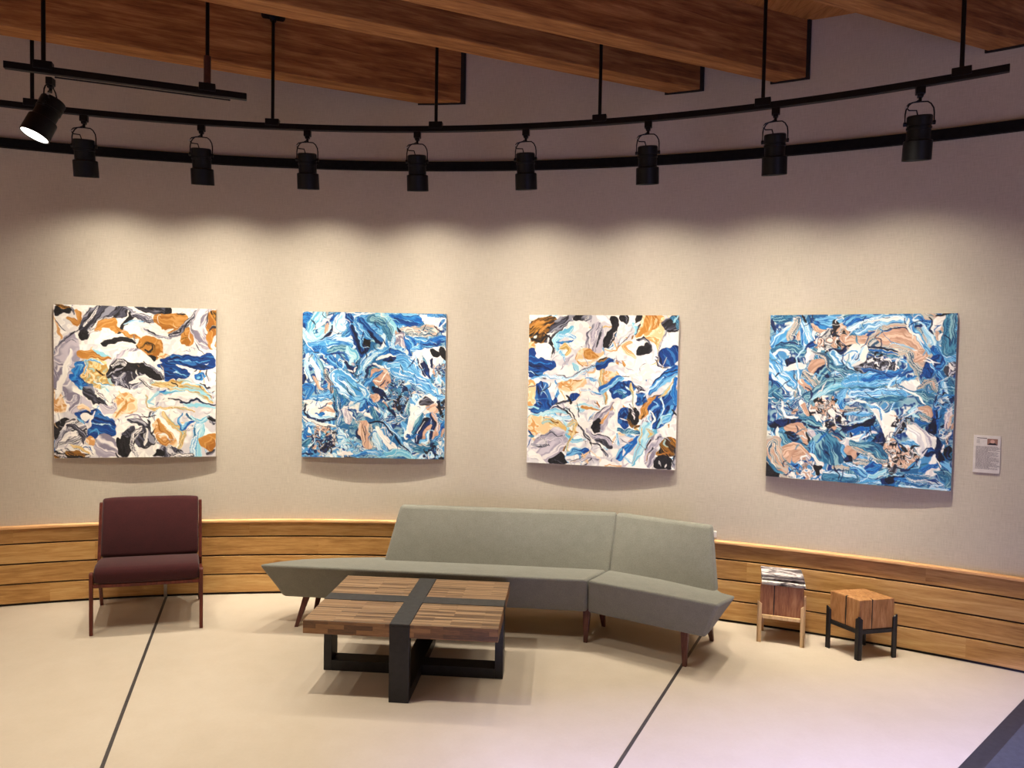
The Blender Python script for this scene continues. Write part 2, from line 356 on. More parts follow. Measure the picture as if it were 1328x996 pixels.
# ------------------------------------------------------------------ track spotlights
def make_head(lens_mat, tilt, yawtilt=0, drop=0):
    """local frame: origin at the underside of the track, +Y towards the wall"""
    r = empty('track_spotlight', (0,0,0))
    bm = bmesh.new(); box(bm, (0,0,-.022), (.052,.036,.044)); box(bm, (0,0,-.052), (.032,.03,.02)); link('adapter', bm, M_black, r, bevel=.004)
    bm = bmesh.new(); tube(bm, [(0,0,-.055), (0,0,-.088)], .009, 10); link('stem', bm, M_black, r, smooth=True)
    hw = .077; zp = -.215-drop; ty = -.086 if drop >= 0 else -.052; q_ = lambda f: ty+(zp-ty)*f
    pts = [(-hw,0,zp-.012), (-hw,0,q_(.55)), (-hw+.004,0,q_(.33)), (-hw+.018,0,q_(.13)), (-hw+.036,0,q_(.02)), (0,0,ty), (hw-.036,0,q_(.02)), (hw-.018,0,q_(.13)), (hw-.004,0,q_(.33)), (hw,0,q_(.55)), (hw,0,zp-.012)]
    bm = bmesh.new(); tube(bm, pts, .0042, 8); link('yoke', bm, M_black, r, smooth=True)
    Mh = Matrix.Translation((0,0,zp)) @ Matrix.Rotation(R(yawtilt), 4, 'Y') @ Matrix.Rotation(R(tilt), 4, 'X')
    bm = bmesh.new()
    lathe(bm, [(.03,.047), (.063,.045), (.069,.038), (.069,-.012), (.065,-.014), (.065,-.020), (.069,-.022), (.069,-.034), (.065,-.036), (.065,-.105), (.066,-.11)], 32, Mh)
    hs = link('housing', bm, M_black, r, smooth=True, angle=35)
    bm = bmesh.new(); lathe(bm, [(.066,-.095), (.076,-.098), (.079,-.102), (.080,-.212), (.077,-.214), (.075,-.212), (.074,-.11), (.066,-.108)], 32, Mh)
    link('shroud', bm, M_black, hs, smooth=True, angle=35)
    bm = bmesh.new(); lathe(bm, [(.001,-.182 if lens_mat is M_lensdim else -.2085), (.0735,-.182 if lens_mat is M_lensdim else -.2085), (.0735,-.176), (.001,-.176)], 28, Mh); link('lens', bm, lens_mat, hs)
    for s in (-1, 1):
        bm = bmesh.new(); lathe(bm, [(.012,0), (.013,.004), (.013,.014), (.008,.016)], 14, Matrix.Translation((s*.070,0,zp)) @ Matrix.Rotation(s*PI/2, 4, 'Y')); link('pivot_knob', bm, M_black, r, smooth=True)
    bm = bmesh.new(); pz = -.168-drop
    tube(bm, [(.0,.0,-.07), (-.02,-.012,-.088), (-.062,-.018,-.10), (-.078,-.02,-.118), (-.06,-.02,-.14), (-.02,-.016,-.142), (-.01,-.01,pz-.01)], .0042, 6); cb = link('cable', bm, M_black, r, smooth=True)
    bm = bmesh.new(); box(bm, (-.078,-.022,-.12), (.014,.010,.012)); link('cable_clip', bm, M_chrome, cb, bevel=.002)
    return r, Mh
SPOT_TILT = 12
head0, MH = make_head(M_lensdim, SPOT_TILT)
def add_spot(root, M, energy, size, lobes, col, radius=.03, pos=None, blend=.4):
    """a lamp with a soft beam: lobes = (weight, width in degrees) of its bell-shaped lobes"""
    L = bpy.data.lights.new('spot', 'SPOT'); L.energy = energy; L.spot_size = R(size); L.spot_blend = blend; L.color = col; L.shadow_soft_size = radius
    L.use_nodes = True; nt = L.node_tree; em = nt.nodes['Emission']
    tc = N(nt, 'ShaderNodeTexCoord'); sp = N(nt, 'ShaderNodeSeparateXYZ'); nt.links.new(tc.outputs['Normal'], sp.inputs[0])
    ang = math_(nt, 'ARCCOSINE', math_(nt, 'MINIMUM', math_(nt, 'ABSOLUTE', sp.outputs[2]), .99999))
    def lobe(wt, sg):
        q = math_(nt, 'DIVIDE', ang, R(sg)); return math_(nt, 'MULTIPLY', math_(nt, 'EXPONENT', math_(nt, 'MULTIPLY', math_(nt, 'MULTIPLY', q, q), -1.0)), wt)
    t = lobe(*lobes[0])
    for l in lobes[1:]: t = math_(nt, 'ADD', t, lobe(*l))
    nt.links.new(t, em.inputs['Strength'])
    o = bpy.data.objects.new('lamp', L); C.objects.link(o)
    if root: o.parent = root; o.matrix_local = M @ Matrix.Translation((0,0,-.205))
    else: o.location = pos
    return o
WARM = (1,.93,.79)
add_spot(head0, MH, 62, 142, ((3.4, 12), (1.3, 24), (.70, 55)), WARM, .016, blend=.5)
angs = [-15.28, -8.93, -2.73, 3.96, 10.59, 17.74, 24.53, 31.2]
head_lab = ['black spotlight on the curved track, nearest the lit lamp at left',
 'black spotlight on the curved track, second from the left',
 'black spotlight on the curved track, third from the left',
 'black spotlight on the curved track, fourth from the left',
 'black spotlight on the curved track, fourth from the right',
 'black spotlight on the curved track, third from the right',
 'black spotlight on the curved track, second from the right',
 'black spotlight with bluish sheen, farthest right on the curved track']
for i, (a, lab) in enumerate(zip(angs, head_lab)):
    h = head0 if i == 0 else copy_tree(head0)
    p = tp(a); h.location = (p.x, p.y, TZ-.0205); h.rotation_euler.z = -R(a+[4,0,0,0,3,-3,-2,-12][i])
    tag(h, lab, 'spotlight', 'spotlights along the curved track')
lit, ML = make_head(M_lens, 18, 15, -.045)
lit.location = (-2.83, 4.2625, TZ-.042); lit.rotation_euler.z = R(98)
tag(lit, 'lit track spotlight with glowing white lens, tilted down to the left on the short track', 'spotlight')
add_spot(lit, ML, 90, 120, ((.9, 26), (.1, 40)), WARM, .03)
# ------------------------------------------------------------------ sofa
sofa = empty('sofa', (0,5.1,0)); tag(sofa, 'long angled sage grey sofa with boomerang shaped seat and tapered walnut legs', 'sofa')
def ch(o): o.matrix_parent_inverse = Matrix.Translation(-Vector(sofa.location)); return o
def seat_body(top, bot, z=.215):
    bm = bmesh.new()
    mid1 = [tuple(Vector(b).lerp(Vector(t[:2]), .12))+(z+.0,) for b, t in zip(bot, top)]
    r0 = [(*Vector(b), z) for b in bot]
    rings = [r0]
    for k in (.25, .5, .75): rings.append([(*(Vector(b).lerp(Vector(t[:2]), k)), z+(t[2]-z)*k) for b, t in zip(bot, top)])
    rings.append(top); loft(bm, rings)
    return bm
tl = [(-1.822,4.99,.487), (-1.2,4.933,.490), (-.3,4.851,.490), (.540,4.773,.486), (.850,5.450,.395), (-.3,5.565,.39), (-1.05,5.545,.40), (-1.35,5.49,.405), (-1.62,5.38,.418), (-1.75,5.19,.452)]
blw = [(-1.66,5.10), (-1.2,5.057), (-.3,4.975), (.560,4.895), (.815,5.39), (-.3,5.50), (-1.03,5.47), (-1.33,5.41), (-1.58,5.33), (-1.72,5.19)]
ch(link('seat', seat_body(tl, blw), M_sofa, sofa, bevel=.022, seg=3, smooth=True))
tr = [(.549,4.770,.486), (.94,4.541,.490), (1.325,4.313,.487), (1.44,4.49,.46), (1.552,4.665,.43), (1.50,4.80,.412), (1.475,5.065,.398), (.856,5.449,.395)]
br_ = [(.566,4.893), (.93,4.68), (1.29,4.47), (1.345,4.56), (1.39,4.65), (1.37,4.73), (1.38,4.96), (.821,5.388)]
ch(link('seat', seat_body(tr, br_), M_sofa, sofa, bevel=.022, seg=3, smooth=True))
def backrest(fl, fr, tlp, trp, d, tb=.11, tt=.075):
    bm = bmesh.new(); d = Vector((*d, 0)); n = 10; 
    fl, fr, tlp, trp = map(Vector, (fl, fr, tlp, trp)); rings = []
    for k in range(6):
        t = k/5; a = fl.lerp(tlp, t); b = fr.lerp(trp, t); th = tb+(tt-tb)*t; bulge = -.018*math.sin(PI*t)
        ring = [a.lerp(b, i/n)+d*(bulge*min(1, 4*min(i/n, 1-i/n)+.2)) for i in range(n+1)]+[a.lerp(b, i/n)+d*th for i in range(n, -1, -1)]
        rings.append(ring)
    loft(bm, rings); return bm
ch(link('backrest', backrest((-.986,5.40,.385), (.762,5.188,.385), (-.879,5.53,.822), (.845,5.402,.818), (.0915,.9958)), M_sofa, sofa, bevel=.022, seg=3, smooth=True))
ch(link('backrest', backrest((.753,5.187,.385), (1.455,4.826,.385), (.833,5.404,.818), (1.468,5.010,.822), (.507,.862)), M_sofa, sofa, bevel=.022, seg=3, smooth=True))
for (tx, ty, bx, by, az) in ((-1.50,5.15,-1.566,5.085,-5), (.572,4.94,.559,4.895,20), (1.19,4.59,1.177,4.53,30), (1.40,4.80,1.482,4.962,30), (-1.45,5.34,-1.52,5.42,-5), (.69,5.13,.73,5.2,20), (-.45,5.04,-.45,4.995,-5)):
    bm = bmesh.new(); M = Matrix.Rotation(-R(az), 2)
    q = [M @ Vector(v) for v in ((-1,-1),(1,-1),(1,1),(-1,1))]
    hexa(bm, [(bx+v.x*.0135, by+v.y*.0135, 0) for v in q]+[(tx+v.x*.026, ty+v.y*.026, .235) for v in q])
    ch(link('leg', bm, M_walnut, sofa, bevel=.003))
# ------------------------------------------------------------------ coffee table
TA = R(-4.24); tbl = empty('coffee_table', (-.594, 4.392, 0), TA); tag(tbl, 'low wooden block coffee table with a crossed black steel strap frame', 'coffee table')
W, D, H_, TH = 1.150, .852, .461, .078; sw = .118
for sx in (-1, 1):
    for sy in (-1, 1):
        bw, bdp = (W-sw)/2-.001, (D-sw)/2-.001
        bm = bmesh.new(); box(bm, (sx*(sw/2+.0005+bw/2), sy*(sw/2+.0005+bdp/2), H_-TH/2), (bw, bdp, TH))
        o = link('wood_panel', bm, M_butcher, tbl, bevel=.003); o.data.materials.append(M_bside)
        for p in o.data.polygons:
            if abs(p.normal.z) < .5: p.material_index = 1
st = .012
def loop(L, axis, zo):
    bm = bmesh.new()
    def bb(c, s):
        if axis == 'Y': c = (c[1], c[0], c[2]); s = (s[1], s[0], s[2])
        box(bm, c, s)
    t = .052
    bb((0,0,H_-.006+zo), (L, sw, st)); bb((-L/2+t/2,0,(H_-.0125+.001)/2+zo), (t, sw, H_-.0135)) ; bb((L/2-t/2,0,(H_-.0125+.001)/2+zo), (t, sw, H_-.0135)); bb((0,0,.033+zo), (L-2*t, sw, .066))
    return bm
link('steel_loop', loop(W+.001, 'X', 0), M_steel, tbl, bevel=.002)
link('steel_loop', loop(D+.004, 'Y', .0008), M_steel, tbl, bevel=.002)
bm = bmesh.new(); box(bm, (0,0,H_+.0012), (W-.004, sw-.002, .0016)); box(bm, (0,0,H_+.002), (sw-.002, D-.004, .0018)); link('top_strap', bm, M_strap, tbl)
# ------------------------------------------------------------------ lounge chair
chair = empty('lounge_chair', (-2.605, 4.93, 0)); tag(chair, 'low maroon upholstered lounge chair with dark red-brown wooden frame', 'chair')
aw, ad = R(14.5), R(25)
wv = Vector((math.cos(aw), math.sin(aw), 0)); dv = Vector((-math.sin(ad), math.cos(ad), 0)); c0 = Vector((0,0,0)); WCH = .745; 
def cp(x, y, z): return c0+wv*x+dv*y+Vector((0,0,z))
def cquad(bm, x0, x1, pts_lo, pts_hi=None): pass
def cbar(name, x, w, path, parent, mat=M_mahog, bevel=.004):
    """bar of width w in x; path = [(y, z, depth)] swept as a profile in the y-z plane"""
    bm = bmesh.new(); rings = []
    for (y, z, d) in path: rings.append([cp(x-w/2, y-d/2, z), cp(x+w/2, y-d/2, z), cp(x+w/2, y+d/2, z), cp(x-w/2, y+d/2, z)])
    loft(bm, rings); return link(name, bm, mat, parent, bevel=bevel)
hx = WCH/2
for s in (-1, 1):
    cbar('front_leg', s*(hx-.012), .024, [(0,0,.026), (0,.25,.036), (0,.435,.042), (.004,.448,.030)], chair)
    cbar('rear_leg', s*(hx-.012), .024, [(.665,0,.030), (.60,.14,.042), (.52,.30,.055), (.505,.40,.058), (.56,.55,.05), (.655,.822,.034)], chair)
    bm = bmesh.new(); hexa(bm, [cp(s*(hx-.012)-.012, .015, .345), cp(s*(hx-.012)+.012, .015, .345), cp(s*(hx-.012)+.012, .53, .30), cp(s*(hx-.012)-.012, .53, .30), cp(s*(hx-.012)-.012, .015, .385), cp(s*(hx-.012)+.012, .015, .385), cp(s*(hx-.012)+.012, .53, .34), cp(s*(hx-.012)-.012, .53, .34)]); link('side_rail', bm, M_mahog, chair, bevel=.003)
bm = bmesh.new(); hexa(bm, [cp(-hx+.024, -.008, .338), cp(hx-.024, -.008, .338), cp(hx-.024, .016, .338), cp(-hx+.024, .016, .338), cp(-hx+.024, -.008, .362), cp(hx-.024, -.008, .362), cp(hx-.024, .016, .362), cp(-hx+.024, .016, .362)]); link('front_rail', bm, M_mahog, chair, bevel=.003)
def cushion(prof, xw, parent, name, crown=.012, n=12):
    bm = bmesh.new(); rings = []
    cy = sum(p[0] for p in prof)/len(prof); cz = sum(p[1] for p in prof)/len(prof)
    for i in range(n+1):
        t = i/n*2-1; x = xw*t
        k = 1-.02*abs(t)**6
        e = (1-abs(t)**4)*crown
        ring = []
        for (y, z) in prof:
            dy, dz = y-cy, z-cz; L = math.hypot(dy, dz)
            ring.append(cp(x, cy+dy*(k+e/L), cz+dz*(k+e/L)))
        rings.append(ring)
    loft(bm, rings); return link(name, bm, M_maroon, parent, bevel=.02, seg=3, smooth=True, angle=50)
cushion([(-.004,.364), (-.018,.40), (-.014,.45), (.012,.474), (.08,.484), (.30,.462), (.47,.43), (.52,.42), (.52,.33), (.30,.345), (.05,.36)], hx-.026, chair, 'seat_cushion', .006)
cushion([(.445,.44), (.44,.47), (.53,.72), (.575,.835), (.60,.862), (.64,.862), (.662,.84), (.66,.80), (.58,.56), (.535,.43), (.50,.415)], hx-.027, chair, 'back_cushion', .006)
for o in [x for x in C.objects if x.parent is chair]: pass
chair.location = (-2.597, 4.938, 0)
# ------------------------------------------------------------------ two block stools
def stool(name, corners, top, bot, spike, wmat, lmat, leg_w, label, slit):
    """corners: FL, FR, BR, BL leg centres on the floor"""
    cx = sum(c[0] for c in corners)/4; cy = sum(c[1] for c in corners)/4
    r = empty(name, (cx, cy, 0)); tag(r, label, 'stool', None)
    P = [Vector((c[0]-cx, c[1]-cy)) for c in corners]
    ux = (P[1]-P[0]).normalized(); uy = (P[3]-P[0]).normalized()
    lw = leg_w
    bm = bmesh.new()
    Q = [p*.985 for p in P]
    hexa(bm, [(q.x, q.y, bot) for q in Q]+[(q.x, q.y, top) for q in Q])
    blk = link('wood_block', bm, wmat, r, bevel=.006)
    # the drying checks: a dark slit down each visible face
    for (a, b, f, w) in slit:
        a, b = Q[a], Q[b]; m = a.lerp(b, f); d = (b-a).normalized(); n = Vector((d.y, -d.x))
        bm = bmesh.new(); w2 = w/2
        pts = [(-w2*.6,bot+.001), (w2*.5,bot+.001), (w2,bot+.1), (w2*.7,top-.03), (w2*1.1,top+.0006), (-w2,top+.0006), (-w2*.7,top-.06), (-w2*1.1,bot+.08)]
        ring = lambda o: [(m.x+d.x*x+n.x*o, m.y+d.y*x+n.y*o, z) for x, z in pts]
        loft(bm, [ring(-.02), ring(.0008)]); link('drying_crack', bm, M_dark, blk)
    M2 = [(1,1), (-1,1), (-1,-1), (1,-1)]
    for p, (sx, sy) in zip(P, M2):
        bm = bmesh.new()
        # angle-shaped leg wrapping the corner, pointed above the block's underside
        for (da, db, s_a) in ((ux*sx, uy*sy, 1), (uy*sy, ux*sx, 1)):
            o = -da*.012-db*.012
            a0, a1 = p+o, p+o+da*lw
            b0_, b1_ = a0+db*.012, a1+db*.012
            zt = spike
            hexa(bm, [(*a0,0), (*a1,0), (*b1_,0), (*b0_,0), (*a0,zt), (*a1,zt-.022), (*b1_,zt-.022), (*b0_,zt)])
        link('leg', bm, lmat, r, bevel=.0015)
    for i in range(4):
        a, b = P[i], P[(i+1)%4]; d = (b-a).normalized(); n = Vector((d.y, -d.x)); bm = bmesh.new()
        A = a+d*lw*.7+n*.010; B = b-d*lw*.7+n*.010
        hexa(bm, [(*A, bot-.026), (*B, bot-.026), (*(B-n*.02), bot-.026), (*(A-n*.02), bot-.026), (*A, bot-.001), (*B, bot-.001), (*(B-n*.02), bot-.001), (*(A-n*.02), bot-.001)])
        link('apron_rail', bm, lmat, r, bevel=.001)
    return r
stool('block_stool', [(1.820,4.968), (2.100,4.873), (2.190,5.075), (1.912,5.172)], .422, .203, .302, M_blockA, M_pale, .030, 'small wood block stool on pale maple legs with newspapers on top', [(0,1,.33,.008), (1,2,.5,.006)])
stool('block_stool', [(2.285,4.880), (2.395,4.672), (2.670,4.735), (2.560,4.943)], .412, .207, .303, M_blockB, M_steel, .030, 'small cracked orange wood block stool on black steel legs', [(0,1,.55,.010), (1,2,.36,.008)])
# ------------------------------------------------------------------ newspapers on the pale stool
def news_mat(name, seed, base=(196,188,184)):
    m, nt, b = newmat(name); v = coords(nt, 'Object', (2, 3.2, 3)); 
    mp = v.node; mp.inputs['Location'].default_value = (seed, seed*2, 0)
    n = noise(nt, v, 4.5, 4, .5, .9)
    nt.links.new(ramp(nt, n, [(.34, (44,36,36)), (.47, (120,108,108)), (.56, base), (.75, (226,220,214))]), b.inputs['Base Color']); b.inputs['Roughness'].default_value = .8
    return m
nps = [(.000, .024, 2, (0,-.004), .292, .225, (214,206,196)), (.025, .020, 5, (.004,.012), .286, .205, (90,80,80)), (.046, .022, 9, (.004,.022), .282, .198, (196,188,184))]
nlab = ['folded newspaper with pale pages, lowest of the small stack on the pale-legged stool', 'folded newspaper with dark print, between the two others on the pale-legged stool', 'folded newspaper with grey landscape picture, topmost on the pale-legged stool']
for i, (z, t, rot, off, w, d, base) in enumerate(nps):
    r = empty('newspaper', (2.003+off[0]-.0, 5.020+off[1], .4235+z), R(-18.5+rot*.15)); tag(r, nlab[i], 'newspaper', 'newspapers on the stool')
    mt = news_mat('newsprint_%d' % i, 3.1*i+1, base)
    bm = bmesh.new()
    ns = 4
    for k in range(ns):      # folded sheets, the spine towards the room
        z0 = t*k/ns; pr = [(-d/2+.006*math.sin(k*2.1), z0), (-d/2-.004, z0+t/ns*.5), (-d/2+.006*math.sin(k*2.1), z0+t/ns*.92), (0, z0+t/ns*.94), (d/2, z0+t/ns*.9), (d/2-.004*k, z0), (0,z0)]
        loft(bm, [[(x, y, zz) for y, zz in pr] for x in (-w/2+.003*math.sin(k*3+i), -.05, .05, w/2+.003*math.cos(k*5))])
    link('folded_sheets', bm, mt, r, bevel=.0015)
# ------------------------------------------------------------------ wall text card
sg = empty('wall_label', wp(30.37, WR+.0395, 1.43), -R(30.37)); tag(sg, 'small white information card with a portrait photo on the linen wall at right', 'sign')
SW, SH = .150, .252
bm = bmesh.new(); box(bm, (0,-.004,0), (SW, .008, SH)); link('card', bm, plain('card_paper', (214,205,196), .7), sg, bevel=.001)
bm = bmesh.new(); box(bm, (SW*.20,-.0085,SH*.335), (.058, .001, .042)); ph = link('portrait_photo', bm, plain('photo_skin', (150,108,92), .5), sg)
bm = bmesh.new(); lathe(bm, [(.010,0), (.010,.0006)], 18, Matrix.Translation((SW*.20,-.0092,SH*.345)) @ Matrix.Rotation(PI/2, 4, 'X') @ Matrix.Diagonal((1.25,1.2,1,1))); link('photo_face', bm, plain('photo_face', (205,158,140), .5), ph)
bm = bmesh.new(); hexa(bm, [(SW*.20-.027,-.0098,SH*.335-.0205), (SW*.20+.027,-.0098,SH*.335-.0205), (SW*.20+.027,-.0090,SH*.335-.0205), (SW*.20-.027,-.0090,SH*.335-.0205), (SW*.20-.016,-.0098,SH*.335-.008), (SW*.20+.016,-.0098,SH*.335-.008), (SW*.20+.016,-.0090,SH*.335-.008), (SW*.20-.016,-.0090,SH*.335-.008)]); link('photo_jacket', bm, plain('photo_dark', (28,24,28), .5), ph)
bm = bmesh.new(); rnd = random.Random(3)
box(bm, (-SW*.19,-.0083,SH*.425), (.056,.0006,.005)); link('printed_heading', bm, plain('print_dark', (100,92,92), .7), sg)
for k in range(3):
    bm = bmesh.new(); box(bm, (-SW*.33,-.0083,SH*(.37-.035*k)), (.018,.0006,.0028)); link('caption_line', bm, plain('print_pale', (130,120,118), .7), sg)
bm = bmesh.new()
for k in range(30):
    z = SH*(.20-.0205*k); wd = SW*.82*(rnd.uniform(.93,1) if k % 7 != 6 else .55)
    x = -SW*.41; 
    while x < -SW*.41+wd:
        l = rnd.uniform(.006,.020); box(bm, (x+l/2,-.0083,z), (l,.0006,.0024)); x += l+.0022
link('printed_text', bm, plain('print_grey', (128,118,116), .7), sg)
bm = bmesh.new(); box(bm, (0,-.012,0), (.035,.024,.05)); sn = link('wall_sensor', bm, M_white, bevel=.005); sn.location = wp(18.72, WR+.0395, .675); sn.rotation_euler.z = -R(18.72)
tag(sn, 'tiny white box on the wall just past the right end of the sofa back', 'sensor')
# ------------------------------------------------------------------ the four canvases: poured and dragged paint, stroke by stroke
def vnoise(x, y, seed):
    xi = np.floor(x).astype(np.int64); yi = np.floor(y).astype(np.int64); fx = x-xi; fy = y-yi
    fx = fx*fx*(3-2*fx); fy = fy*fy*(3-2*fy)
    def h(a, b):
        n = (a*374761393+b*668265263+seed*982451653) & 0xffffffff
        n = ((n ^ (n >> 13))*1274126177) & 0xffffffff
        return ((n ^ (n >> 16)) & 0xffff)/65535.0
    return (h(xi,yi)*(1-fx)+h(xi+1,yi)*fx)*(1-fy)+(h(xi,yi+1)*(1-fx)+h(xi+1,yi+1)*fx)*fy
def fbm(x, y, seed, o=3):
    s = 0; a = .5; t = 0
    for k in range(o): s = s+a*vnoise(x*2**k, y*2**k, seed+k*17); t += a; a *= .55
    return s/t
PAL = {   # streak colours of each paint, from one side of the brush to the other
 'W': [(238,232,222),(248,243,234),(226,220,214)], 'V': [(244,238,228),(212,206,206),(250,246,238)],
 'K': [(24,22,26),(40,36,40),(16,14,18)], 'G': [(40,38,46),(92,90,104),(30,28,34),(150,148,158)], 'H': [(48,46,56),(130,128,142),(214,210,212),(70,68,80)],
 'L': [(206,196,202),(166,158,170),(232,224,220),(140,132,146)], 'Z': [(236,230,224),(60,56,64),(246,240,232),(120,116,126),(240,234,226),(40,36,42)],
 'O': [(190,132,60),(208,156,92),(166,108,40)], 'D': [(150,104,36),(70,48,22),(196,140,60),(36,28,20)], 'Q': [(232,196,150),(244,222,190),(214,160,100)],
 'B': [(14,62,128),(24,86,154),(8,38,92),(56,116,176)], 'N': [(14,26,62),(20,50,104),(10,16,40)], 'U': [(20,96,170),(64,146,206),(14,66,136),(130,190,222)],
 'S': [(84,158,208),(150,204,230),(46,120,184),(206,228,236)], 'C': [(150,206,220),(200,226,228),(110,182,208)], 'T': [(40,104,140),(90,150,176),(24,76,116),(150,190,196)],
 'P': [(208,170,146),(186,146,122),(224,194,170)], 'R': [(196,190,176),(210,172,148),(110,140,150),(232,220,204),(60,92,116)], 'X': [(86,148,194),(226,224,214),(18,62,124),(150,180,190),(40,104,150)],
 'Y': [(216,180,110),(236,214,166),(190,150,80),(170,196,190)], 'M': [(232,226,220),(224,184,158),(26,28,40),(200,196,190),(70,78,92),(240,234,226)], 'E': [(220,234,236),(150,200,222),(240,242,238),(96,160,204)]}
GN = 330
class Canvas:
    def __init__(s, quad, seed):
        TL, TR, BR, BL = [np.array(q, float) for q in quad]; s.seed = seed
        u, v = np.meshgrid((np.arange(GN)+.5)/GN, (np.arange(GN)+.5)/GN)
        P = lambda k: TL[k]*(1-u)*(1-v)+TR[k]*u*(1-v)+BR[k]*u*v+BL[k]*(1-u)*v
        x, y = P(0), P(1)
        s.x = x+24*(fbm(x/80, y/80, seed, 3)-.5)+17*(fbm(x/26, y/26, seed+5, 2)-.5)
        s.y = y+24*(fbm(x/80, y/80, seed+9, 3)-.5)+17*(fbm(x/26, y/26, seed+13, 2)-.5)
        s.img = np.zeros((GN, GN, 3)); s.h = np.zeros((GN, GN)); s.n = 0; s.px = 800/GN
    def mixcol(s, key, t):
        c = np.array(PAL[key], float); k = len(c); t = np.clip(t, 0, .9999)*k-.5; i = np.floor(t).astype(int); f = (t-i)[..., None]; f = np.clip((f-.5)*1.5+.5, 0, 1)
        return c[np.clip(i, 0, k-1)]*(1-f)+c[np.clip(i+1, 0, k-1)]*f
    def put(s, sl, a, col, h):
        a3 = a[..., None]; s.img[sl] = s.img[sl]*(1-a3)+col*a3; s.h[sl] = s.h[sl]*(1-a)+h*a
    def base(s, key, sc=60, seed=3, swirl=2.2):
        x, y = s.x/sc, s.y/sc
        q = fbm(x, y, seed, 3); r = fbm(x+4, y+7, seed+3, 3)
        t = fbm(x+swirl*q*2, y+swirl*r*2, seed+8, 2)
        s.put((slice(None), slice(None)), np.ones((GN, GN)), s.mixcol(key, (t-.5)*1.9+.5), t*.4)
    def bbox(s, x0, y0, x1, y1, m):
        w = (s.x > x0-m) & (s.x < x1+m) & (s.y > y0-m) & (s.y < y1+m)
        r = np.where(w.any(1))[0]; c = np.where(w.any(0))[0]
        if len(r) == 0 or len(c) == 0: return None
        return (slice(r[0], r[-1]+1), slice(c[0], c[-1]+1))
    def S(s, key, w, pts, fine=1.0, taper=.5):
        s.n += 1; pts = np.array(pts, float)
        if len(pts) > 2:      # smooth the path (Catmull-Rom)
            q = np.vstack([2*pts[0]-pts[1], pts, 2*pts[-1]-pts[-2]]); out = []
            for i in range(1, len(q)-2):
                for t in (0, .25, .5, .75):
                    out.append(.5*((2*q[i])+(-q[i-1]+q[i+1])*t+(2*q[i-1]-5*q[i]+4*q[i+1]-q[i+2])*t*t+(-q[i-1]+3*q[i]-3*q[i+1]+q[i+2])*t**3))
            pts = np.array(out+[pts[-1]])
        sl = s.bbox(pts[:,0].min(), pts[:,1].min(), pts[:,0].max(), pts[:,1].max(), w)
        if sl is None: return
        x, y = s.x[sl], s.y[sl]; best = np.full(x.shape, 1e9); side = np.zeros(x.shape); al = np.zeros(x.shape)
        L = np.r_[0, np.cumsum(np.hypot(*np.diff(pts, axis=0).T))]; LT = L[-1]+1e-6
        for i in range(len(pts)-1):
            a, b = pts[i], pts[i+1]; d = b-a; l2 = d@d+1e-9
            t = np.clip(((x-a[0])*d[0]+(y-a[1])*d[1])/l2, 0, 1); dx = x-a[0]-t*d[0]; dy = y-a[1]-t*d[1]; dd = np.hypot(dx, dy)
            m = dd < best; best = np.where(m, dd, best); side = np.where(m, np.sign(dx*d[1]-dy*d[0])*dd, side); al = np.where(m, L[i]+t*math.sqrt(l2), al)
        f = al/LT; hw = w/2*(1-taper*np.abs(2*f-1)**3)
        hw = hw*(.85+.3*fbm(al/26, side*0+s.n, s.seed+s.n, 2))
        a = np.clip((hw-best)/s.px/1.1+.5, 0, 1)
        ac = side/(w/2)
        t = fbm(ac*min(2.4*fine, w/(s.px*4.2))+s.n*3.1+.7*vnoise(al/50, ac, s.seed), al/110+s.n*1.7, s.seed+s.n, 2)
        t = (t-.5)*1.9+.5
        s.put(sl, a, s.mixcol(key, t), .5+.5*t+.3*np.clip(best/(w/2), 0, 1)**3)
    def F(s, key, pts, ang=None, sc=34):
        s.n += 1; P = np.array(pts, float)
        for _ in range(2 if len(P) > 4 else 1):      # round the corners
            nx = np.roll(P, -1, 0); P = np.stack([P*.8+nx*.2, P*.2+nx*.8], 1).reshape(-1, 2)
        sl = s.bbox(P[:,0].min(), P[:,1].min(), P[:,0].max(), P[:,1].max(), 4)
        if sl is None: return
        x, y = s.x[sl], s.y[sl]; ins = np.zeros(x.shape, bool); dist = np.full(x.shape, 1e9)
        for i in range(len(P)):
            a, b = P[i], P[(i+1) % len(P)]
            c = ((a[1] > y) != (b[1] > y)) & (x < (b[0]-a[0])*(y-a[1])/(b[1]-a[1]+1e-12)+a[0]); ins ^= c
            d = b-a; t = np.clip(((x-a[0])*d[0]+(y-a[1])*d[1])/(d@d+1e-9), 0, 1); dist = np.minimum(dist, np.hypot(x-a[0]-t*d[0], y-a[1]-t*d[1]))
        sd = np.where(ins, dist, -dist); al = np.clip((sd+5)/s.px/1.1+.5, 0, 1)
        if ang is None:
            q = fbm(x/sc, y/sc, s.seed+s.n, 2); t = fbm(x/sc+3*q, y/sc-3*q, s.seed+s.n+4, 2)
        else:
            c, n_ = math.cos(R(ang)), math.sin(R(ang)); uu = x*c+y*n_; vv = -x*n_+y*c
            t = fbm(uu/(sc*4), vv/(sc*.42)+.9*vnoise(uu/40, vv/60, s.seed), s.seed+s.n, 2)
        t = (t-.5)*2.0+.5
        s.put(sl, al, s.mixcol(key, t), .5+.5*t)
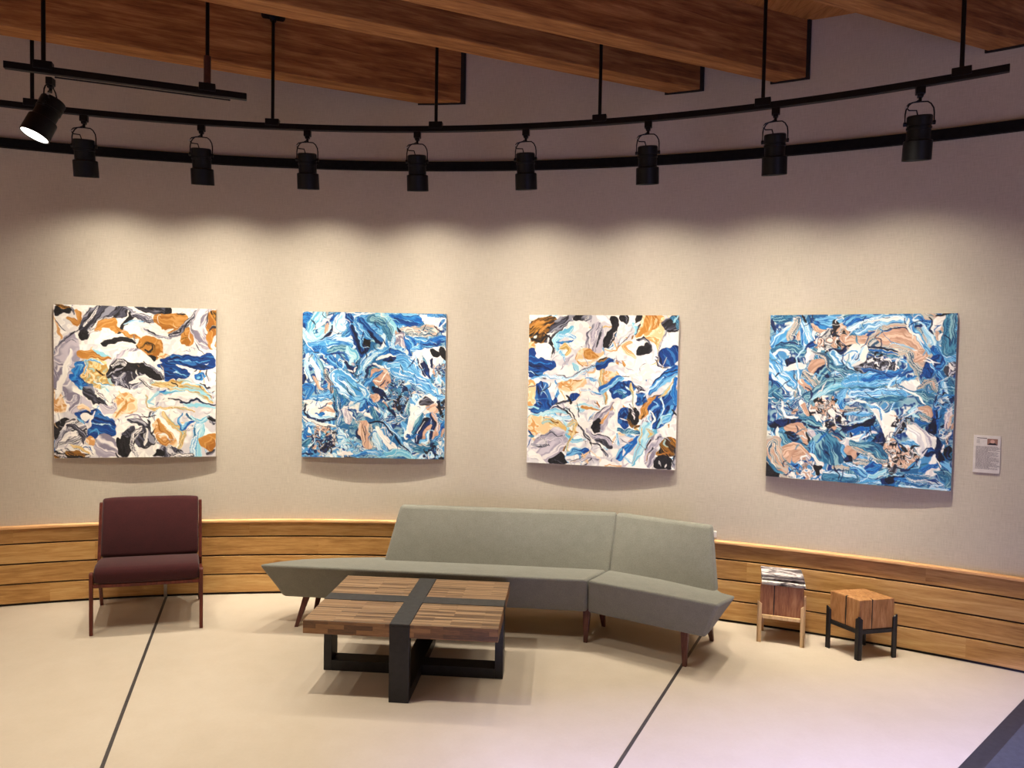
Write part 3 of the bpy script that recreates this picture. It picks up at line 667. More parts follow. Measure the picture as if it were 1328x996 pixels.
    def speck(s, key, x0, y0, r, n, w=9, seed=0):     # dabbed, broken paint
        rr = random.Random(seed+int(x0)*7+int(y0))
        for _ in range(n):
            a = rr.uniform(0, 6.28); d = r*math.sqrt(rr.random()); x, y = x0+d*math.cos(a), y0+d*math.sin(a); b = rr.uniform(0, 6.28); l = rr.uniform(6, 22)
            s.S(rr.choice(key), rr.uniform(.5, 1.3)*w, [(x, y), (x+l*math.cos(b), y+l*math.sin(b)), (x+l*1.4*math.cos(b+.6), y+l*1.4*math.sin(b+.6))])
    def sweep(s, key, n, seed, box_, l=(60, 150), w=(14, 44), curve=1.0, ang=None):   # loose underpainting
        rr = random.Random(seed); x0, y0, x1, y1 = box_
        for _ in range(n):
            x, y = rr.uniform(x0, x1), rr.uniform(y0, y1); b = rr.uniform(0, 6.28) if ang is None else R(ang)+rr.gauss(0, .35); k = rr.uniform(-1, 1)*curve; L = rr.uniform(*l); pts = []
            for i in range(5): pts.append((x, y)); x += L/4*math.cos(b); y += L/4*math.sin(b); b += k*.5
            s.S(rr.choice(key), rr.uniform(*w), pts, fine=1.3)
def paint_a():
    c = Canvas([(92,95),(905,118),(908,862),(115,862)], 11); c.base('V', 120); c.sweep('VLQVLHE', 90, 21, (90,90,910,870), (30,110), (3,14)); c.sweep('ZHSYKB', 34, 44, (90,90,910,870), (20,90), (3,8))
    F, S = c.F, c.S
    F('W', [(90,90),(910,90),(910,340),(640,360),(420,300),(230,290),(150,260),(90,330)]); F('L', [(130,270),(180,240),(215,270),(225,420),(180,520),(240,560),(300,610),(190,640),(165,560),(110,500),(100,380)], None, 70)
    F('Q', [(100,500),(140,540),(165,620),(110,640)]); S('Q', 12, [(130,270),(110,190),(96,150)])
    S('D', 16, [(95,104),(130,110),(170,112),(185,128)]); F('K', [(98,128),(120,118),(140,128),(170,118),(190,128),(180,140),(150,136),(128,146),(106,148)]); S('H', 10, [(186,110),(196,130),(194,150)])
    S('O', 26, [(208,130),(222,160),(212,190),(180,170),(166,160)]); S('G', 5, [(108,176),(128,208),(144,232)])
    S('H', 12, [(100,330),(120,300),(155,262),(200,238)]); S('L', 10, [(96,360),(110,320),(150,280)])
    F('G', [(262,120),(290,112),(330,104),(300,150),(262,190),(240,230),(222,228),(232,190)], -55); F('G', [(335,104),(440,108),(462,135),(430,160),(390,170),(340,180),(310,210),(275,230),(262,270),(222,268),(232,228),(262,190),(300,150)], -50)
    S('Z', 16, [(318,108),(300,145),(262,175),(240,215)], 1.5); S('Z', 18, [(380,160),(330,180),(290,215),(268,240),(255,262)], 1.6); F('K', [(228,240),(262,238),(262,272),(222,270)])
    S('K', 5, [(232,205),(222,228),(204,238)]); F('O', [(310,200),(330,185),(380,170),(400,180),(412,210),(400,238),(372,225),(340,215),(300,238)], -20); S('W', 12, [(330,222),(360,226),(390,236)])
    F('K', [(424,214),(440,180),(470,140),(486,136),(480,165),(450,200),(432,232),(406,242)], -60); S('H', 15, [(440,118),(470,128),(500,160),(560,180),(590,186)], 1.6)
    F('G', [(485,104),(520,112),(560,108),(600,118),(640,110),(672,112),(672,142),(640,152),(600,150),(560,136),(520,126)], 5); F('K', [(640,112),(672,112),(672,142),(650,148)]); S('H', 30, [(476,150),(520,158),(560,176),(585,186)], 1.6)
    S('W', 16, [(500,196),(560,200),(600,216)]); S('E', 14, [(446,196),(480,184),(530,176)])
    F('O', [(586,160),(620,148),(700,150),(742,152),(752,176),(720,210),(690,240),(660,236),(640,208),(612,190),(590,184)], 15); S('K', 7, [(700,148),(745,152)]); S('H', 16, [(540,222),(590,240),(650,262),(690,248)], 1.5)
    S('W', 14, [(600,212),(640,226),(680,218)]); S('H', 30, [(800,140),(760,190),(720,230),(668,248)], 1.2, .3); F('O', [(722,240),(770,210),(782,262),(776,290),(730,290)]); S('D', 10, [(724,262),(752,258)])
    S('L', 66, [(856,118),(820,160),(800,206),(826,260),(862,300)], .8, .1); S('W', 30, [(838,124),(806,170),(800,210)], .8, .1); S('H', 8, [(786,150),(776,200),(792,250)]); S('G', 7, [(866,130),(852,190),(866,230)])
    F('O', [(866,140),(905,122),(908,300),(880,326),(858,300),(862,220)], 70); S('D', 20, [(880,130),(900,150),(905,180)]); S('H', 12, [(868,230),(905,206)]); S('V', 18, [(905,250),(886,300),(906,330)])
    F('O', [(504,300),(520,270),(560,252),(600,262),(626,290),(630,330),(612,362),(580,372),(545,350),(520,330)]); S('D', 16, [(520,310),(550,292),(580,296),(592,320),(570,338),(545,322)]); F('K', [(556,362),(592,356),(594,380),(570,380)]); S('D', 12, [(500,300),(520,336),(550,356)])
    S('O', 20, [(400,200),(440,240),(480,250),(520,262)]); F('Q', [(620,330),(660,350),(656,366),(610,362)])
    F('K', [(326,290),(380,270),(430,262),(470,262),(500,286),(470,284),(430,280),(390,288),(350,302)], -8); S('W', 30, [(340,320),(420,300),(470,300)])
    F('O', [(212,322),(270,330),(340,346),(376,368),(330,372),(260,358),(212,358)], 12); S('C', 12, [(290,326),(340,346),(370,360)])
    F('Y', [(230,372),(300,366),(350,380),(356,430),(396,492),(340,520),(250,490),(222,430)]); S('E', 12, [(240,380),(290,372),(340,392)]); S('E', 10, [(300,480),(340,500),(390,500)]); S('D', 10, [(310,420),(330,446),(344,448)]); S('Q', 9, [(262,420),(290,450),(310,480)]); S('Q', 9, [(240,400),(262,424),(262,450)])
    F('U', [(206,392),(236,380),(248,398),(246,424),(226,440),(240,470),(264,500),(286,510),(272,522),(230,506),(206,480),(176,452),(206,446),(190,424),(214,410)]); S('S', 12, [(214,400),(236,404),(234,426)]); S('B', 7, [(228,436),(236,462),(262,484),(286,500)]); S('E', 6, [(250,380),(262,410),(250,436)])
    S('W', 30, [(120,560),(160,420),(180,330)], .6); S('L', 14, [(130,470),(104,420),(110,400)])
    F('W', [(400,330),(470,316),(530,330),(570,372),(640,420),(600,430),(520,400),(440,370),(360,440)]); F('L', [(370,440),(380,380),(430,330),(480,316),(520,322),(440,336),(400,372),(388,420)], -60)
    F('K', [(352,440),(366,420),(392,376),(440,362),(470,394),(520,388),(560,396),(600,440),(640,466),(560,458),(520,432),(470,432),(420,424),(360,462)], 10, 40); S('Z', 14, [(380,398),(410,374),(440,372),(450,390),(410,388),(384,406)], 1.5); S('H', 14, [(540,380),(580,410),(640,462)], 1.4); S('H', 8, [(352,452),(400,424),(440,406)], 1.4)
    F('H', [(370,460),(420,432),(470,430),(520,440),(560,470),(500,520),(430,500),(390,486)]); S('W', 34, [(470,480),(520,470),(580,480)]); S('G', 9, [(450,430),(452,480),(470,505)]); S('H', 20, [(440,440),(420,470),(440,500)]); S('Z', 20, [(520,470),(560,500),(590,512)]); S('Z', 14, [(560,470),(600,490)])
    F('B', [(640,368),(680,346),(720,352),(770,350),(820,358),(866,340),(900,372),(908,420),(850,424),(800,410),(760,404),(700,398),(660,396),(610,378)], 8); F('B', [(612,392),(680,392),(740,416),(776,446),(756,470),(700,464),(650,470),(640,430),(616,414)], 20); S('W', 12, [(700,408),(740,410),(790,430)]); F('U', [(800,448),(846,440),(852,464),(812,468)]); S('S', 6, [(690,440),(720,436),(760,456)]); S('S', 5, [(660,380),(720,378),(790,380),(880,384)]); S('N', 12, [(660,366),(720,362)]); S('N', 12, [(820,400),(880,416)]); S('Z', 9, [(616,400),(640,446)]); S('H', 5, [(784,276),(820,320),(850,348)]); S('H', 4, [(740,326),(766,322),(762,306)])
    F('W', [(400,520),(600,520),(590,640),(420,620)]); F('Q', [(410,540),(470,540),(520,600),(500,634),(440,630),(400,680),(396,610)]); S('O', 14, [(430,560),(460,590),(430,620),(404,662)]); S('Q', 12, [(410,520),(440,560),(440,600)])
    F('Y', [(584,482),(680,478),(760,482),(820,506),(880,560),(886,596),(836,572),(770,532),(700,520),(660,500),(600,500)], 14); S('Y', 24, [(600,490),(660,486),(720,506),(800,520),(850,550),(880,590)], 1.4); S('D', 6, [(680,484),(710,500),(704,516)]); S('C', 15, [(590,590),(570,570),(610,534),(680,526),(740,536)], 1.4); S('U', 12, [(620,530),(650,522)]); S('C', 13, [(690,508),(760,526),(840,540),(890,580)], 1.5); S('E', 9, [(730,490),(810,496),(890,546)])
    S('W', 30, [(620,580),(700,556),(800,566),(860,590)]); S('K', 8, [(664,562),(700,576),(740,586)]); S('N', 11, [(726,592),(780,588),(810,580),(850,600),(905,606)]); S('Y', 12, [(580,612),(660,622),(740,616),(800,628)]); S('C', 14, [(740,600),(840,606),(906,624)], 1.5); S('Y', 8, [(556,540),(566,600),(600,626)])
    F('V', [(600,640),(720,640),(740,760),(680,680)]); F('Q', [(590,690),(610,660),(640,700),(690,740),(720,790),(700,806),(650,806),(600,740)]); S('O', 26, [(612,670),(640,720),(680,760),(640,790),(604,750)], 1.2); S('W', 9, [(620,740),(660,748),(670,770)]); S('Y', 22, [(640,644),(680,690),(740,730),(740,790),(720,820)], 1.5, .2)
    S('U', 13, [(736,640),(722,680),(740,720),(770,690),(800,680)]); S('T', 10, [(756,646),(776,670),(800,664)]); S('C', 20, [(780,660),(830,680),(870,660)], 1.6); S('E', 40, [(820,700),(810,760),(800,850)], 1.8, .2); S('C', 30, [(840,700),(830,780),(820,850)], 1.8, .2); S('T', 9, [(790,700),(806,730),(790,770)]); S('H', 22, [(860,666),(905,690)], 1.4); S('K', 12, [(860,672),(905,680)]); S('Z', 10, [(760,720),(800,710)]); F('O', [(818,780),(850,756),(905,740),(908,812),(880,830),(850,816)]); S('G', 20, [(860,846),(905,832)])
    S('Z', 18, [(640,820),(680,810),(720,830)]); F('G', [(690,808),(740,830),(742,850),(700,834)]); S('Z', 30, [(640,852),(700,858),(790,850)], 1.8); S('G', 36, [(640,812),(656,852)], 1.5, .1); F('K', [(584,850),(606,820),(640,826),(646,854)])
    F('W', [(410,680),(500,660),(560,700),(600,760),(600,860),(420,860)]); F('K', [(414,770),(436,780),(460,740),(500,730),(506,770),(490,830),(450,862),(420,842)], 80); F('G', [(440,742),(470,720),(500,708),(506,740),(460,760)]); S('H', 26, [(470,670),(520,680),(560,700),(570,740)], 1.3); S('K', 7, [(560,664),(576,700),(572,760)]); F('G', [(520,720),(560,700),(580,740),(600,770),(560,806),(510,800),(506,760)], 60); S('Z', 22, [(512,850),(490,800),(510,740),(530,716)], 1.8, .2); S('W', 14, [(540,800),(560,760),(556,720)]); S('K', 6, [(520,806),(560,812),(600,780)]); S('K', 5, [(580,740),(600,716)]); S('K', 5, [(530,660),(560,650),(600,652)])
    F('B', [(212,640),(236,622),(300,620),(330,632),(390,672),(416,752),(360,760),(270,756),(260,730),(290,690),(262,680)], 20); S('V', 14, [(300,630),(286,680),(262,720)]); F('W', [(240,640),(270,636),(300,646),(280,662),(262,676),(240,660)]); S('U', 12, [(222,660),(250,684)]); S('S', 5, [(290,690),(330,690),(380,700)]); S('S', 6, [(330,760),(320,720),(280,740)]); S('N', 8, [(250,630),(290,632)])
    F('G', [(246,504),(280,506),(300,560),(360,592),(340,606),(300,594),(262,560)], 40); S('Z', 16, [(296,520),(330,556),(390,580)], 1.5); F('W', [(330,520),(390,500),(410,530),(380,580),(340,556)]); S('C', 8, [(350,512),(370,530)]); S('L', 44, [(330,606),(380,620),(400,590)]); S('Z', 6, [(388,540),(400,560),(380,580)])
    S('Q', 20, [(220,610),(250,602),(280,620)])
    F('K', [(106,690),(150,664),(190,660),(160,700),(140,730),(120,770),(112,770)], -50); F('Z', [(190,660),(262,700),(262,780),(240,810),(170,780),(120,806),(140,720)], -30); S('G', 26, [(170,700),(210,706),(250,740),(264,790)], 1.8); S('W', 22, [(150,770),(180,740),(220,742)]); S('H', 20, [(124,812),(140,750),(160,710)], 1.6); S('Y', 14, [(190,796),(240,806),(280,836)]); F('Z', [(120,830),(200,806),(260,826),(290,862),(116,862)], 15, 24); S('K', 6, [(130,840),(190,836),(230,858)]); S('D', 16, [(116,850),(140,860)]); F('D', [(160,830),(230,820),(270,850),(200,862)], 10, 22)
    F('L', [(310,770),(340,746),(380,756),(410,800),(420,850),(330,856),(316,820)], 30, 60); S('K', 8, [(404,840),(420,858)]); F('Q', [(270,756),(310,762),(312,800),(280,790)]); S('Z', 8, [(280,810),(300,840)])
    c.sweep('ZLVHWQ', 60, 311, (100,100,900,850), (14,60), (2,5), 1.3)
    return c
def paint_c():
    c = Canvas([(93,112),(885,118),(853,912),(78,880)], 37); c.base('V', 110); c.sweep('VLQVQHES', 100, 23, (90,100,880,900), (30,110), (3,16)); c.sweep('ZHSYKBLQ', 70, 47, (90,100,880,900), (20,110), (3,10))
    F, S = c.F, c.S
    F('D', [(92,160),(150,130),(230,120),(260,150),(220,220),(180,260),(110,262),(90,230)], -25, 30); S('O', 18, [(96,170),(140,156),(176,150)]); S('K', 14, [(110,230),(160,200),(230,140)]); S('O', 16, [(150,210),(200,170),(230,150)]); S('K', 16, [(96,236),(150,250),(190,220)]); S('W', 10, [(110,236),(130,226)])
    F('G', [(232,150),(262,130),(300,120),(430,114),(420,140),(360,150),(320,148),(290,170),(250,200),(222,262),(170,270),(200,220)], -35); S('Z', 14, [(240,190),(210,220),(190,266)], 1.6); S('Z', 10, [(340,120),(330,144)]); S('Z', 10, [(410,116),(400,142)]); F('K', [(346,116),(384,116),(370,146),(336,148)]); S('K', 12, [(180,210),(212,240),(206,272)]); S('W', 10, [(196,212),(222,206)])
    S('K', 8, [(206,256),(220,290),(214,330)]); F('W', [(130,270),(206,266),(214,330),(160,340)]); F('Q', [(90,250),(120,262),(124,300),(92,300)])
    F('W', [(290,170),(340,150),(420,150),(400,260),(330,300)]); S('C', 34, [(322,190),(262,216),(236,250),(262,310),(280,322)], 1.6, .3); S('U', 12, [(240,250),(290,258),(330,246)]); S('E', 22, [(260,220),(310,220),(346,236)], 1.4); S('Y', 26, [(262,290),(290,276),(310,300),(290,318)], 1.5); S('S', 10, [(248,262),(252,300),(280,326)]); S('T', 8, [(280,256),(312,258)])
    F('L', [(400,250),(440,170),(470,150),(494,200),(500,260),(470,310),(440,300),(410,290)], -70, 40); S('H', 10, [(452,160),(420,220),(400,280)]); S('H', 12, [(486,170),(476,220),(462,280)], 1.4); S('L', 30, [(450,200),(440,260)], 1.5)
    F('Q', [(340,340),(370,300),(410,280),(450,310),(500,300),(440,350),(400,372),(370,360)]); F('O', [(392,300),(424,280),(440,304),(470,322),(430,328),(400,326)]); S('W', 16, [(360,350),(400,340),(430,344)]); S('O', 8, [(352,352),(380,376)]); S('L', 16, [(262,390),(300,350),(330,320)]); S('C', 26, [(330,360),(350,404)], 1.5)
    F('K', [(530,130),(560,118),(566,160),(552,200),(540,250),(520,276),(490,280),(512,220),(540,180)], -72); S('Z', 7, [(556,190),(540,230),(524,270)], 1.4); F('K', [(572,116),(612,116),(620,150),(604,160),(580,140)], 80); S('G', 12, [(600,120),(612,160)]); F('W', [(566,180),(600,160),(640,190),(600,230),(560,250)])
    S('H', 7, [(690,118),(640,190),(580,240),(530,290)]); F('K', [(660,140),(668,118),(690,118),(690,150),(672,160)]); S('G', 20, [(690,150),(676,190),(660,212)], 1.5); S('C', 14, [(640,160),(664,180),(654,210)]); S('H', 5, [(650,200),(600,250),(560,290)]); S('W', 14, [(660,170),(700,150)])
    F('Q', [(700,120),(810,118),(802,180),(780,300),(760,260),(700,220),(660,236),(690,170)]); F('O', [(716,122),(760,120),(790,150),(760,190),(720,200),(690,230),(672,228),(700,180)], 70, 40); S('Q', 12, [(740,130),(730,200)]); S('Q', 12, [(770,140),(752,180)])
    S('D', 10, [(560,290),(600,270),(640,262),(650,220)]); S('Q', 12, [(500,290),(560,300),(540,260)]); S('O', 10, [(560,300),(580,274)]); F('W', [(640,240),(720,230),(680,290),(600,320),(560,300)]); S('Q', 26, [(650,330),(600,280),(640,250)])
    S('H', 18, [(672,240),(720,246),(736,270),(720,300),(670,310)], 1.5, .7); F('K', [(676,290),(712,268),(736,272),(720,300),(690,312),(660,314)], -20); S('Y', 14, [(760,250),(780,320),(760,370)], 1.5)
    F('G', [(800,150),(850,120),(884,120),(882,212),(830,204),(800,190)], -40); S('T', 26, [(840,130),(874,160),(876,190)], 1.5); S('K', 12, [(820,206),(880,210)]); S('K', 12, [(800,170),(840,140)]); S('C', 10, [(880,120),(850,160)]); S('W', 30, [(860,240),(810,240)]); S('H', 10, [(830,190),(790,250),(770,340)]); F('W', [(800,240),(880,226),(876,290),(800,300)])
    F('B', [(784,310),(800,286),(850,284),(880,280),(874,340),(850,386),(806,380),(782,350)], 70); S('N', 9, [(790,300),(782,330),(796,370)]); S('H', 14, [(760,340),(780,380),(820,390)])
    S('O', 12, [(590,350),(610,380),(630,384)]); S('O', 10, [(560,350),(570,372)]); S('Z', 20, [(700,340),(730,400)], 1.4); S('L', 12, [(660,372),(730,372)]); F('W', [(620,350),(700,320),(760,420),(680,450),(600,410)])
    F('B', [(88,292),(120,290),(122,338),(190,338),(236,362),(236,378),(180,400),(160,430),(90,438)], 12); S('U', 8, [(100,356),(160,358),(220,360)]); S('S', 5, [(90,400),(130,420)]); S('N', 9, [(98,370),(170,380)]); S('N', 8, [(120,410),(160,430)])
    S('E', 18, [(90,452),(180,430),(300,440),(380,400),(470,370),(550,346)], 1.3, .3); S('H', 6, [(240,420),(310,432),(400,386),(480,368),(556,340)]); F('B', [(460,352),(520,340),(550,340),(500,390),(452,400)], -30); S('D', 9, [(462,350),(520,336)]); S('K', 7, [(470,344),(510,330)])
    F('Q', [(90,450),(126,460),(130,560),(90,600)]); F('B', [(124,470),(160,458),(190,470),(186,500),(200,540),(216,560),(240,540),(236,570),(190,600),(140,620),(96,618),(120,590),(140,560),(136,520)], 70); S('E', 3, [(150,470),(190,540)]); S('E', 3, [(180,470),(160,530)]); S('N', 14, [(136,480),(150,520)]); S('S', 3, [(130,540),(200,545)]); S('B', 20, [(90,604),(150,606),(190,600)]); S('C', 14, [(84,590),(120,586),(140,596)], 1.4)
    F('Q', [(240,470),(300,450),(390,440),(400,460),(350,486),(300,510),(260,500)]); S('O', 6, [(262,464),(300,480),(330,460)]); S('O', 7, [(330,446),(380,442)]); S('E', 9, [(390,440),(470,440),(460,460)]); S('S', 9, [(410,446),(460,450)]); S('L', 10, [(230,500),(250,470)])
    S('Y', 24, [(490,400),(484,470),(500,560)], 1.5, .1); F('Q', [(500,400),(590,420),(520,470),(494,460)]); S('O', 8, [(500,500),(496,570)])
    F('U', [(460,500),(510,460),(570,424),(604,440),(560,462),(520,490),(480,520)], -35); S('E', 5, [(470,506),(520,476),(580,440)]); F('B', [(520,500),(560,466),(620,454),(660,470),(660,510),(600,540),(560,550),(530,530)]); S('S', 18, [(540,520),(570,500),(610,510)], 1.5); S('T', 16, [(550,500),(600,520),(590,540)]); S('W', 22, [(580,570),(600,550)]); S('E', 10, [(610,480),(650,510)])
    S('E', 8, [(370,500),(440,510),(480,516)]); S('S', 8, [(430,504),(470,520)]); F('B', [(300,540),(330,520),(360,520),(340,546),(300,556)]); S('W', 34, [(380,550),(470,540)]); S('C', 26, [(90,640),(200,620),(300,610),(380,600)], 1.5, .2); S('E', 22, [(180,640),(260,650),(330,640)], 1.4, .3); S('O', 13, [(370,592),(420,600),(470,602)]); S('O', 9, [(446,560),(460,584)]); S('C', 8, [(330,580),(420,586),(480,600)]); S('N', 8, [(210,600),(250,590)])
    F('W', [(290,600),(350,600),(420,690),(360,690)]); S('G', 14, [(232,576),(262,560),(300,556)], 1.4); S('K', 14, [(290,530),(316,560),(310,580)]); S('H', 12, [(240,580),(270,600),(290,590)], 1.4); S('K', 6, [(282,590),(330,630),(360,690)]); S('K', 6, [(262,594),(300,620),(330,650)]); S('W', 18, [(300,570),(350,620)]); S('G', 7, [(340,660),(390,720),(430,780)], 1.4)
    F('Q', [(80,640),(140,636),(240,660),(230,690),(110,740),(80,720)]); S('K', 6, [(166,640),(166,670)]); S('Y', 30, [(170,660),(230,670),(290,700),(320,760)], 1.6, .2); S('D', 8, [(200,662),(250,672)]); S('C', 16, [(280,650),(300,700),(290,740)], 1.5); S('Y', 24, [(300,690),(340,670),(330,730)]); S('O', 8, [(300,716),(350,728)]); S('B', 10, [(80,716),(110,740)]); S('T', 12, [(80,740),(120,744)])
    F('L', [(100,790),(160,740),(220,700),(262,716),(300,740),(290,800),(240,850),(200,880),(150,840)], -30, 60); S('H', 14, [(160,740),(210,710),(240,730)], 1.4); S('H', 16, [(110,780),(160,800),(200,790)]); S('L', 20, [(190,760),(250,750),(280,780)], 1.4); S('W', 20, [(90,840),(140,850),(180,880)]); S('G', 6, [(236,724),(250,742),(270,736)]); F('K', [(186,876),(250,840),(270,828),(306,888)]); S('D', 10, [(278,820),(290,790)])
    S('C', 22, [(290,740),(330,770),(390,756)], 1.5); S('Y', 16, [(330,720),(300,800),(320,830)]); F('U', [(290,836),(330,812),(400,806),(410,820),(340,838)], -12); S('S', 7, [(290,846),(340,820),(380,830)], 1.4); S('H', 7, [(320,870),(390,840)]); S('K', 5, [(380,890),(440,850)]); S('Q', 12, [(370,830),(400,880)]); S('L', 14, [(330,880),(400,850),(460,860)])
    F('W', [(420,660),(470,600),(560,540),(600,560),(560,640),(570,700),(500,740),(430,700)]); F('L', [(430,690),(440,640),(500,590),(560,560),(530,620),(500,680),(470,720)], -50); F('K', [(426,680),(450,654),(470,650),(462,716),(436,700)]); S('Q', 10, [(510,620),(470,680)]); S('Q', 7, [(560,560),(520,610)]); S('H', 7, [(430,650),(490,590),(540,572)]); S('W', 20, [(540,600),(570,560)])
    S('L', 30, [(400,700),(440,740),(500,760),(540,790)], 1.4); S('G', 7, [(420,720),(460,730),(500,740),(540,770)]); S('G', 26, [(450,760),(500,780),(540,800)], 1.5); S('K', 6, [(420,780),(470,790),(500,840)]); S('K', 6, [(370,700),(400,750),(430,790)]); S('G', 9, [(480,800),(510,846)])
    F('B', [(566,600),(620,590),(600,650),(620,690),(570,680)]); S('W', 6, [(576,640),(620,660)]); S('T', 22, [(560,700),(620,706),(670,716)], 1.5); S('S', 12, [(600,720),(640,730)]); F('U', [(560,840),(600,800),(650,730),(672,740),(640,790),(600,840),(580,864),(556,860)], -50); S('W', 12, [(590,840),(600,812)]); S('E', 20, [(560,720),(570,790)], 1.4); F('W', [(480,860),(560,880),(560,900),(470,896)]); S('P', 12, [(616,760),(640,740)]); S('Q', 12, [(500,890),(580,894)])
    S('H', 32, [(620,600),(650,640),(640,680)], 1.6); F('K', [(640,590),(670,600),(672,660),(640,690),(612,640),(620,620)], 60); S('Z', 12, [(626,580),(644,620),(650,650)], 1.4); S('D', 18, [(610,650),(640,680),(680,690)]); F('O', [(690,600),(700,570),(740,540),(790,520),(760,560),(716,600),(700,640),(676,650)], -50); S('D', 12, [(700,600),(690,650)]); S('Y', 16, [(640,470),(650,540),(646,590)], 1.6, .1); S('W', 9, [(664,500),(650,590)]); S('H', 18, [(660,480),(700,500)]); F('B', [(670,510),(720,540),(700,570),(664,580)])
    F('C', [(680,690),(720,660),(776,720),(740,760),(700,800),(660,860),(640,900),(650,820),(670,740)], -60); S('Y', 12, [(690,700),(670,780)]); S('Y', 14, [(720,700),(750,730),(730,750)]); S('H', 4, [(676,760),(640,880)])
    F('B', [(720,590),(760,540),(830,500),(866,470),(870,520),(850,600),(810,680),(760,700),(730,680),(740,640)], -50); S('E', 12, [(736,700),(720,620),(770,580),(750,560)], 1.3, .2); S('S', 20, [(780,680),(820,640),(840,580)], 1.6); S('C', 26, [(770,690),(790,640),(830,620)], 1.6); S('W', 9, [(730,600),(744,640),(730,680)]); S('E', 9, [(760,650),(800,590),(790,540)], 1.3); S('N', 9, [(760,690),(770,650)])
    F('U', [(740,480),(770,440),(820,400),(876,380),(870,430),(800,470),(720,530)], -35); S('E', 7, [(730,520),(790,460),(870,420)]); S('E', 10, [(700,530),(760,470),(800,440)], 1.4); S('N', 7, [(750,460),(800,420),(870,400)]); S('Y', 18, [(780,540),(830,490),(866,440)], 1.5); S('U', 26, [(866,450),(850,520),(860,570)], 1.6, .2); S('E', 8, [(820,520),(850,470)])
    F('L', [(720,780),(760,740),(800,720),(760,800),(730,900),(700,880),(700,830)], -60); S('K', 7, [(700,820),(740,760)]); S('H', 10, [(710,860),(740,800)]); S('W', 26, [(800,700),(850,650)]); S('K', 6, [(836,600),(862,630)]); F('W', [(780,720),(850,640),(860,740),(800,750)]); S('O', 6, [(820,690),(826,676)])
    F('D', [(790,770),(810,750),(850,750),(848,820),(800,850),(760,830),(780,800)], 60, 30); S('O', 9, [(760,830),(800,830),(830,810)]); S('Y', 8, [(800,760),(820,790)]); F('K', [(748,860),(780,840),(830,850),(826,912),(750,906)]); S('Z', 8, [(780,900),(770,870)]); S('K', 10, [(810,880),(840,860)]); S('H', 16, [(850,800),(840,900)], 1.4); S('W', 10, [(800,904),(806,880)]); c.sweep('LQEHZ', 46, 77, (120,300,820,880), (20,80), (2,6))
    return c
